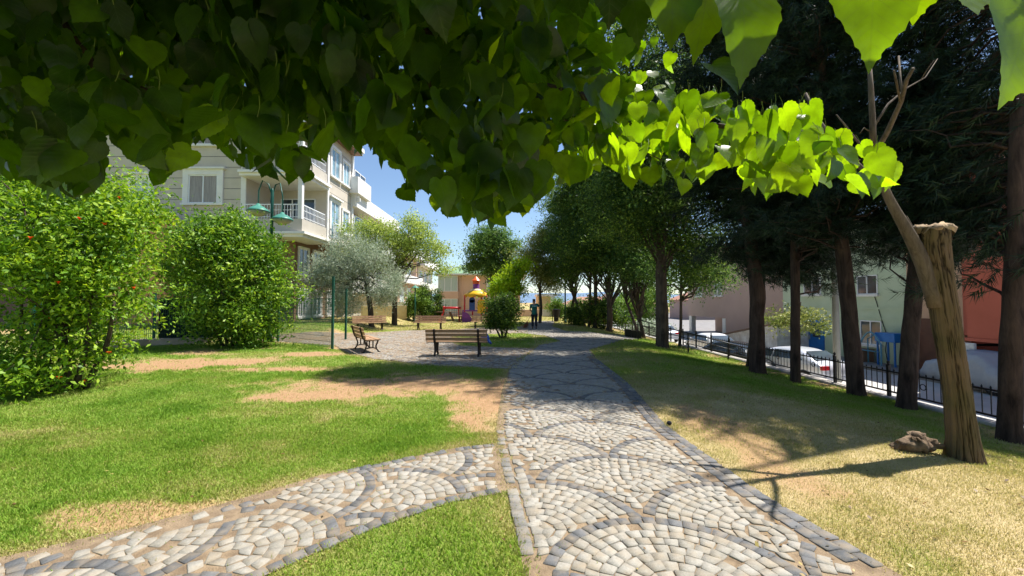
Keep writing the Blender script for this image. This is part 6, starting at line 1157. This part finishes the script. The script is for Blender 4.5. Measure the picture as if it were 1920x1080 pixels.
def covered_car():
    c = Vector(((1845-960)/FPX*15.9, 15.9, STREET)); t = thing('covered_car', c, 'car under a loose grey blue tarpaulin parked in front of the red house', 'car')
    n1, n2 = 60, 40; vs = []; hl, w = 2.1, 0.92; rz = rad(78)
    prof = [(-1, 0.55), (-0.85, 0.98), (-0.55, 1.12), (-0.3, 1.48), (0.15, 1.5), (0.5, 1.2), (0.62, 1.02), (0.9, 0.92), (1, 0.5)]
    px_ = np.array(prof)
    for i in range(n1):
        u = -1+2*i/(n1-1); H = np.interp(u, px_[:, 0], px_[:, 1])
        for k in range(n2):
            a = -math.pi/2+math.pi*k/(n2-1); sy = math.sin(a); cz = math.cos(a); yv = w*np.sign(sy)*abs(sy)**0.55*(1.0-0.12*(cz > 0.8)); zv = 0.16+(H-0.16)*abs(cz)**0.42
            f = float(fbm(u*4.0+zv*0.5, a*3.0, 70, 4))-0.5; f2 = float(fbm(u*9.0+a, zv*1.2, 71, 3))-0.5
            k2 = 1+0.10*f+0.13*f2*(1-abs(cz)**2); v = Vector((u*hl*(1+0.03*f), yv*k2+0.05*f2, zv*(1+0.05*f))); vs.append(v)
    R_ = Matrix.Rotation(rz, 4, 'Z'); m = MB(); m.add([c+(R_ @ v) for v in vs], [(i*n2+k, i*n2+k+1, (i+1)*n2+k+1, (i+1)*n2+k) for i in range(n1-1) for k in range(n2-1)])
    o = m.build('tarpaulin', M['tarp'], t, smooth=True); sm = o.modifiers.new('thickness', 'SOLIDIFY'); sm.thickness = 0.01
    for sx in (-1.25, 1.25):
        for sy in (-0.74, 0.74):
            wh = MB(); p0 = R_ @ Vector((sx, sy-0.1, 0.3)); p1 = R_ @ Vector((sx, sy+0.1, 0.3)); wh.tube([c+p0, c+p1], 0.3, 16); wh.build('wheel', M['rubber'], t)
covered_car()

# ---------------------------------------------------------------- playground, picnic table, bin, planters
def playground():
    b = G(893, 604); t = thing('play_tower', b, 'red and yellow play tower with scalloped yellow canopy', 'play structure'); x, y = b.x, b.y
    for dx in (-0.92, -0.35, 0.35, 0.82):
        m = MB(); m.tube([(x+dx, y+(0.6 if abs(dx) < 0.5 else 0), 0), (x+dx, y+(0.6 if abs(dx) < 0.5 else 0), 2.12)], 0.06, 8); m.build('post', M['play_red'], t, smooth=True)
    m = MB(); n = 24; vs = []; 
    for j, (r, z) in enumerate([(0.2, 2.6), (0.5, 2.5), (0.82, 2.28), (0.98, 2.02)]):
        for k in range(n): a = k/n*2*math.pi; rr = r*(1+(0.06*math.cos(a*8) if j == 3 else 0)); vs.append((x-0.05+rr*math.cos(a), y+0.3+rr*math.sin(a)*0.8, z+(0.1*math.cos(a*8) if j == 3 else 0)))
    m.add(vs, [(j*n+k, j*n+(k+1) % n, (j+1)*n+(k+1) % n, (j+1)*n+k) for j in range(3) for k in range(n)]); o = m.build('canopy', M['play_yellow'], t, smooth=True); o.modifiers.new('thickness', 'SOLIDIFY').thickness = 0.03
    m = MB(); m.lathe((x-0.05, y+0.3, 2.5), [(0.45, 0), (0.36, 0.10), (0.22, 0.15)], 12); m.build('canopy_top', M['play_pale'], t)
    m = MB(); m.lathe((x-0.05, y+0.3, 2.64), [(0.26, 0), (0.26, 0.38)], 10); m.build('turret', M['play_purple'], t); m = MB(); m.lathe((x-0.05, y+0.3, 3.02), [(0.27, 0), (0.28, 0.08), (0.28, 0.22), (0.36, 0.27), (0.24, 0.40), (0.02, 0.62)], 10); m.build('turret_roof', M['play_orange'], t)
    m = MB(); m.bx(x-1.1, x+0.95, y-0.05, y+1.1, 0.85, 0.95); m.build('deck', M['play_purple'], t)
    m = MB(); m.tube([(x+0.45, y-0.12, 0.62), (x+0.45, y-0.08, 0.62)], 0.01, 4); m.bx(x+0.1, x+0.75, y-0.12, y-0.07, 0.7, 1.5); m.tube([(x+0.425, y-0.12, 1.5), (x+0.425, y-0.07, 1.5)], 0.325, 16); m.build('panel', M['play_yellow'], t)
    m = MB(); m.bx(x-0.55, x-0.1, y-0.1, y-0.06, 0.95, 1.75); m.tube([(x-0.325, y-0.1, 1.75), (x-0.325, y-0.06, 1.75)], 0.225, 14); m.build('panel', M['play_blue'], t)
    m = MB(); m.prism([(x-1.1, 0.0), (x-0.35, 0.0), (x-0.35, 0.35), (x-0.7, 0.75), (x-1.1, 0.85)], (y-0.14, y-0.08)); m.build('panel', M['play_purple'], t)
    m = MB(); m.prism([(x+0.9, 0.95), (x+1.0, 1.1), (x+2.4, 0.35), (x+2.7, 0.3), (x+2.7, 0.2), (x+2.3, 0.22)], (y, y+0.55)); m.build('slide', M['play_orange'], t)
    s = thing('swing_frame', (x-4, y, 0), 'red horizontal bar swing frame left of the play tower', 'swing frame'); m = MB(); xl = at(832, 575, b.y).x; zt = at(832, 577, b.y).z
    m.tube([(xl, y, zt), (x-1.22, y, zt-0.02)], 0.085, 8); m.tube([(xl, y, zt-0.3), (xl, y, zt+0.12)], 0.07, 8); m.build('top_bar', M['play_red'], s, smooth=True)
    m = MB(); m.tube([(xl, y, zt-0.25), (xl-0.3, y+0.5, 0)], 0.04, 6); m.tube([(xl, y, zt-0.25), (xl-0.3, y-0.5, 0)], 0.04, 6); m.tube([(x-1.4, y, zt), (x-1.4, y+0.4, 0)], 0.04, 6); m.build('legs', M['play_red'], s)
    m = MB()
    for f in (0.35, 0.47, 0.62, 0.75): xx_ = xl+(x-1.22-xl)*f; m.tube([(xx_, y, zt), (xx_, y, 0.35)], 0.012, 4)
    m.build('chains', M['iron'], s)
playground()
b = at(838, 601, 33.5); b.z = 0; t = thing('picnic_table', b, 'weathered wooden picnic table with attached benches in front of the peach house', 'table')
m = MB(); m.bx(b.x-0.95, b.x+0.95, b.y-0.4, b.y+0.4, 0.74, 0.80); m.build('table_top', M['old_wood'], t)
for s in (-1, 1): m = MB(); m.bx(b.x+s*1.15-0.28, b.x+s*1.15+0.28, b.y-0.9, b.y+0.6, 0.42, 0.47); m.bx(b.x+s*1.15-0.05, b.x+s*1.15+0.05, b.y-0.8, b.y-0.7, 0, 0.42); m.bx(b.x+s*1.15-0.05, b.x+s*1.15+0.05, b.y+0.4, b.y+0.5, 0, 0.42); m.build('bench_seat', M['old_wood'], t)
for s in (-1, 1): m = MB(); m.prism([(b.x-0.5*s, 0), (b.x-0.62*s, 0), (b.x-0.3*s, 0.74), (b.x-0.18*s, 0.74)], (b.y-0.25, b.y-0.15)); m.prism([(b.x-0.5*s, 0), (b.x-0.62*s, 0), (b.x-0.3*s, 0.74), (b.x-0.18*s, 0.74)], (b.y+0.15, b.y+0.25)); m.build('leg', M['old_wood'], t)
b = at(1043, 604, 33); b.z = 0; t = thing('litter_bin', b, 'black litter bin on a stand beside the far lamp post', 'bin'); m = MB(); m.lathe((b.x, b.y, 0.35), [(0.22, 0), (0.24, 0.02), (0.34, 0.62), (0.36, 0.66), (0.33, 0.66)], 14); m.build('bucket', M['plastic_black'], t); m = MB(); m.tube([(b.x-0.3, b.y, 0), (b.x-0.3, b.y, 0.9)], 0.03, 6); m.tube([(b.x+0.3, b.y, 0), (b.x+0.3, b.y, 0.9)], 0.03, 6); m.lathe((b.x, b.y, 0), [(0.2, 0), (0.2, 0.34)], 12); m.build('stand', M['plastic_black'], t)
pots = [('leftmost of the dark square planters at the top of the steps', 1177), ('middle dark square planter at the top of the steps', 1187), ('dark square planter next to the slim leaning tree', 1197)]
for lb, px in pots:
    b = at(px, 625, 22.5); b.z = float(gz(b.x, b.y)); t = thing('square_planter', b, lb, 'planter', 'dark planters at the top of the steps'); m = MB(); m.box((b.x, b.y, b.z+0.2), (0.26, 0.26, 0.42), top=1.18); m.build('pot', M['plastic_black'], t); m = MB(); m.box((b.x, b.y, b.z+0.405), (0.27, 0.27, 0.03)); m.build('soil', M['brown_render'], t)
b = Vector((8.0, 38, 0)); t = thing('wooden_kiosk', b, 'small red brown wooden play house glimpsed between the dark trunks', 'hut'); m = MB(); m.bx(b.x-0.9, b.x+0.9, b.y, b.y+1.2, -0.6, 1.2); m.build('wall', M['door_brown'], t); m = MB(); m.prism([(b.x-1.1, 1.2), (b.x+1.1, 1.2), (b.x, 1.9)], (b.y-0.2, b.y+1.4)); m.build('roof', M['wall_red'], t)
b = Vector((7.2, 33, -0.4)); t = thing('park_sign', b, 'small white low sign between the dark trunks by the bush', 'sign'); m = MB(); m.bx(b.x-0.4, b.x+0.4, b.y-0.02, b.y+0.02, 0.75, 1.05); m.build('panel', M['sign_white'], t); m = MB(); m.tube([(b.x, b.y+0.05, -0.5), (b.x, b.y+0.05, 1.0)], 0.03, 6); m.build('post', M['steel_pole'], t)

# ---------------------------------------------------------------- the sweeper
def skinned(name, joints, edges, mat, parent, sub=2):
    me = bpy.data.meshes.new(name); off = woff(parent); me.from_pydata([tuple(Vector(j[:3])-off) for j in joints], edges, []); o = link_mesh(name, me, mat, parent)
    sk = o.modifiers.new('skin', 'SKIN'); sk.use_smooth_shade = True
    for i, j in enumerate(joints): r = j[3]; me.skin_vertices[0].data[i].radius = (r if not isinstance(r, tuple) else r[0], r if not isinstance(r, tuple) else r[1]); me.skin_vertices[0].data[i].use_root = (i == 0)
    s = o.modifiers.new('subdivision', 'SUBSURF'); s.levels = sub; s.render_levels = sub; return o
def sweeper():
    b = G(1002, 617); x, y = b.x, b.y; t = thing('person', (x, y, 0.015), 'person with back turned in green work shirt and dark trousers sweeping the path', 'person'); z = 0.015
    def J(dx, dy, dz, r): return (x+dx, y+dy, z+dz, r)
    # facing away from the camera (+y), right hand up on the broom handle, left hand low
    body = [J(0, 0, 0.93, (0.12, 0.09)), J(0, 0.02, 1.08, (0.115, 0.085)), J(0, 0.05, 1.25, (0.13, 0.09)), J(0, 0.09, 1.42, (0.13, 0.095)), J(-0.01, 0.12, 1.50, (0.055, 0.055)), J(-0.015, 0.14, 1.57, (0.06, 0.065)), J(-0.02, 0.155, 1.645, (0.078, 0.092)), J(-0.02, 0.15, 1.715, (0.05, 0.06)),
            J(0.18, 0.09, 1.40, 0.062), J(0.34, 0.16, 1.26, 0.048), J(0.24, 0.33, 1.38, 0.038), J(0.21, 0.37, 1.40, 0.03),
            J(-0.18, 0.09, 1.38, 0.062), J(-0.25, 0.14, 1.13, 0.047), J(-0.17, 0.31, 1.02, 0.036), J(-0.13, 0.35, 1.01, 0.028),
            J(0.09, 0, 0.86, 0.10), J(0.10, 0.03, 0.50, 0.066), J(0.105, -0.02, 0.10, 0.045), J(0.11, 0.10, 0.045, 0.04), J(-0.09, 0, 0.86, 0.10), J(-0.10, 0.06, 0.50, 0.066), J(-0.10, 0.02, 0.10, 0.045), J(-0.11, 0.14, 0.045, 0.04)]
    E = [(0, 1), (1, 2), (2, 3), (3, 4), (4, 5), (5, 6), (6, 7), (3, 8), (8, 9), (9, 10), (10, 11), (3, 12), (12, 13), (13, 14), (14, 15), (0, 16), (16, 17), (17, 18), (18, 19), (0, 20), (20, 21), (21, 22), (22, 23)]
    bd = skinned('body', body, E, M['skin'], t)
    skinned('shirt', [J(0, -0.01, 0.78, (0.185, 0.15)), J(0, 0, 0.92, (0.18, 0.145)), J(0, 0.02, 1.08, (0.17, 0.135)), J(0, 0.05, 1.25, (0.178, 0.128)), J(0, 0.09, 1.42, (0.15, 0.11)), J(0, 0.115, 1.475, (0.07, 0.07)), J(0.19, 0.09, 1.40, 0.083), J(0.30, 0.14, 1.30, 0.07), J(-0.19, 0.09, 1.38, 0.083), J(-0.235, 0.125, 1.20, 0.07)], [(0, 1), (1, 2), (2, 3), (3, 4), (4, 5), (4, 6), (6, 7), (4, 8), (8, 9)], M['shirt_green'], t)
    skinned('trousers', [J(0, 0, 0.95, (0.165, 0.125)), J(0.095, 0, 0.82, 0.115), J(0.10, 0.03, 0.50, 0.085), J(0.105, -0.015, 0.10, 0.072), J(-0.095, 0, 0.82, 0.115), J(-0.10, 0.06, 0.50, 0.085), J(-0.10, 0.02, 0.10, 0.072)], [(0, 1), (1, 2), (2, 3), (0, 4), (4, 5), (5, 6)], M['trousers'], t)
    skinned('hair', [J(-0.02, 0.14, 1.66, (0.086, 0.098)), J(-0.02, 0.135, 1.72, (0.066, 0.078)), J(-0.018, 0.10, 1.61, (0.06, 0.035))], [(0, 1), (0, 2)], M['hair'], t)
    for s, yy_ in ((1, 0.0), (-1, 0.04)): skinned('shoe', [J(0.107*s, yy_-0.06, 0.045, 0.045), J(0.108*s, yy_+0.04, 0.05, 0.05), J(0.115*s, yy_+0.16, 0.035, 0.038)], [(0, 1), (1, 2)], M['plastic_black'], t)
    h = MB()
    for (hx, hy_, hz) in ((0.21, 0.385, 1.40), (-0.13, 0.365, 1.01)):
        for k in range(4): a = Vector((x+hx-0.03+0.0*k, y+hy_, z+hz+0.035-0.022*k)); h.tube([a, a+Vector((0.0, 0.035, -0.004)), a+Vector((0.035, 0.05-0.004*k, -0.006)), a+Vector((0.052, 0.026, -0.006))], [0.009, 0.009, 0.008, 0.007], 6)
        a = Vector((x+hx, y+hy_-0.02, z+hz+0.04)); h.tube([a, a+Vector((0.025, 0.02, 0.02)), a+Vector((0.03, 0.05, 0.015))], [0.011, 0.01, 0.008], 6)
    h.build('fingers', M['skin'], t, smooth=True)
    m = MB()
    for k in range(7): dx = -0.12+k*0.04; m.box((x+dx, y-0.093-0.004*(3-abs(k-3)), z+1.335+0.004*(k % 2)), (0.03, 0.012, 0.045 if k % 3 else 0.058), Matrix.Rotation(rad(-14), 4, 'X'))
    m.build('back_print', M['shirt_print'], t)
    bt = thing('broom', (x-0.42, y+0.35, 0.015), 'long handled broom with reddish bristles held by the sweeper', 'broom'); top = Vector((x+0.22, y+0.41, 1.46)); low = Vector((x-0.36, y+0.36, 0.50)); d = (low-top).normalized()
    lo = Vector((x-0.40, y+0.36, 0.42)); m = MB(); m.tube([top-d*0.12, (top+low)/2, lo], 0.014, 8); m.build('handle', M['old_wood'], bt)
    m = MB(); rng = np.random.default_rng(4); e = Vector((x-0.58, y+0.32, 0.02))
    for k in range(70):
        o_ = Vector((rng.normal(0, 0.10), rng.normal(0, 0.06), abs(rng.normal(0, 0.015)))); s = Vector((rng.normal(0, 0.018), rng.normal(0, 0.018), 0)); m.tube([lo+s, (lo+e)/2+o_*0.6, e+o_], [0.008, 0.009, 0.003], 4)
    m.build('bristles', M['bristle'], bt)
sweeper()

# ---------------------------------------------------------------- far hills
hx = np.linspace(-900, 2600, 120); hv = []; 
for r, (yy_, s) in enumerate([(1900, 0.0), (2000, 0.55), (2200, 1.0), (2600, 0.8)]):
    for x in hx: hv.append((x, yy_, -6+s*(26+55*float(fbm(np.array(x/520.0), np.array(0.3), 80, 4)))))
n = len(hx); o = np_mesh('hills', np.array(hv), np.array([(r*n+i, r*n+i+1, (r+1)*n+i+1, (r+1)*n+i) for r in range(3) for i in range(n-1)]), M['hazy_hill'], smooth=True); tag(o, kind='structure')
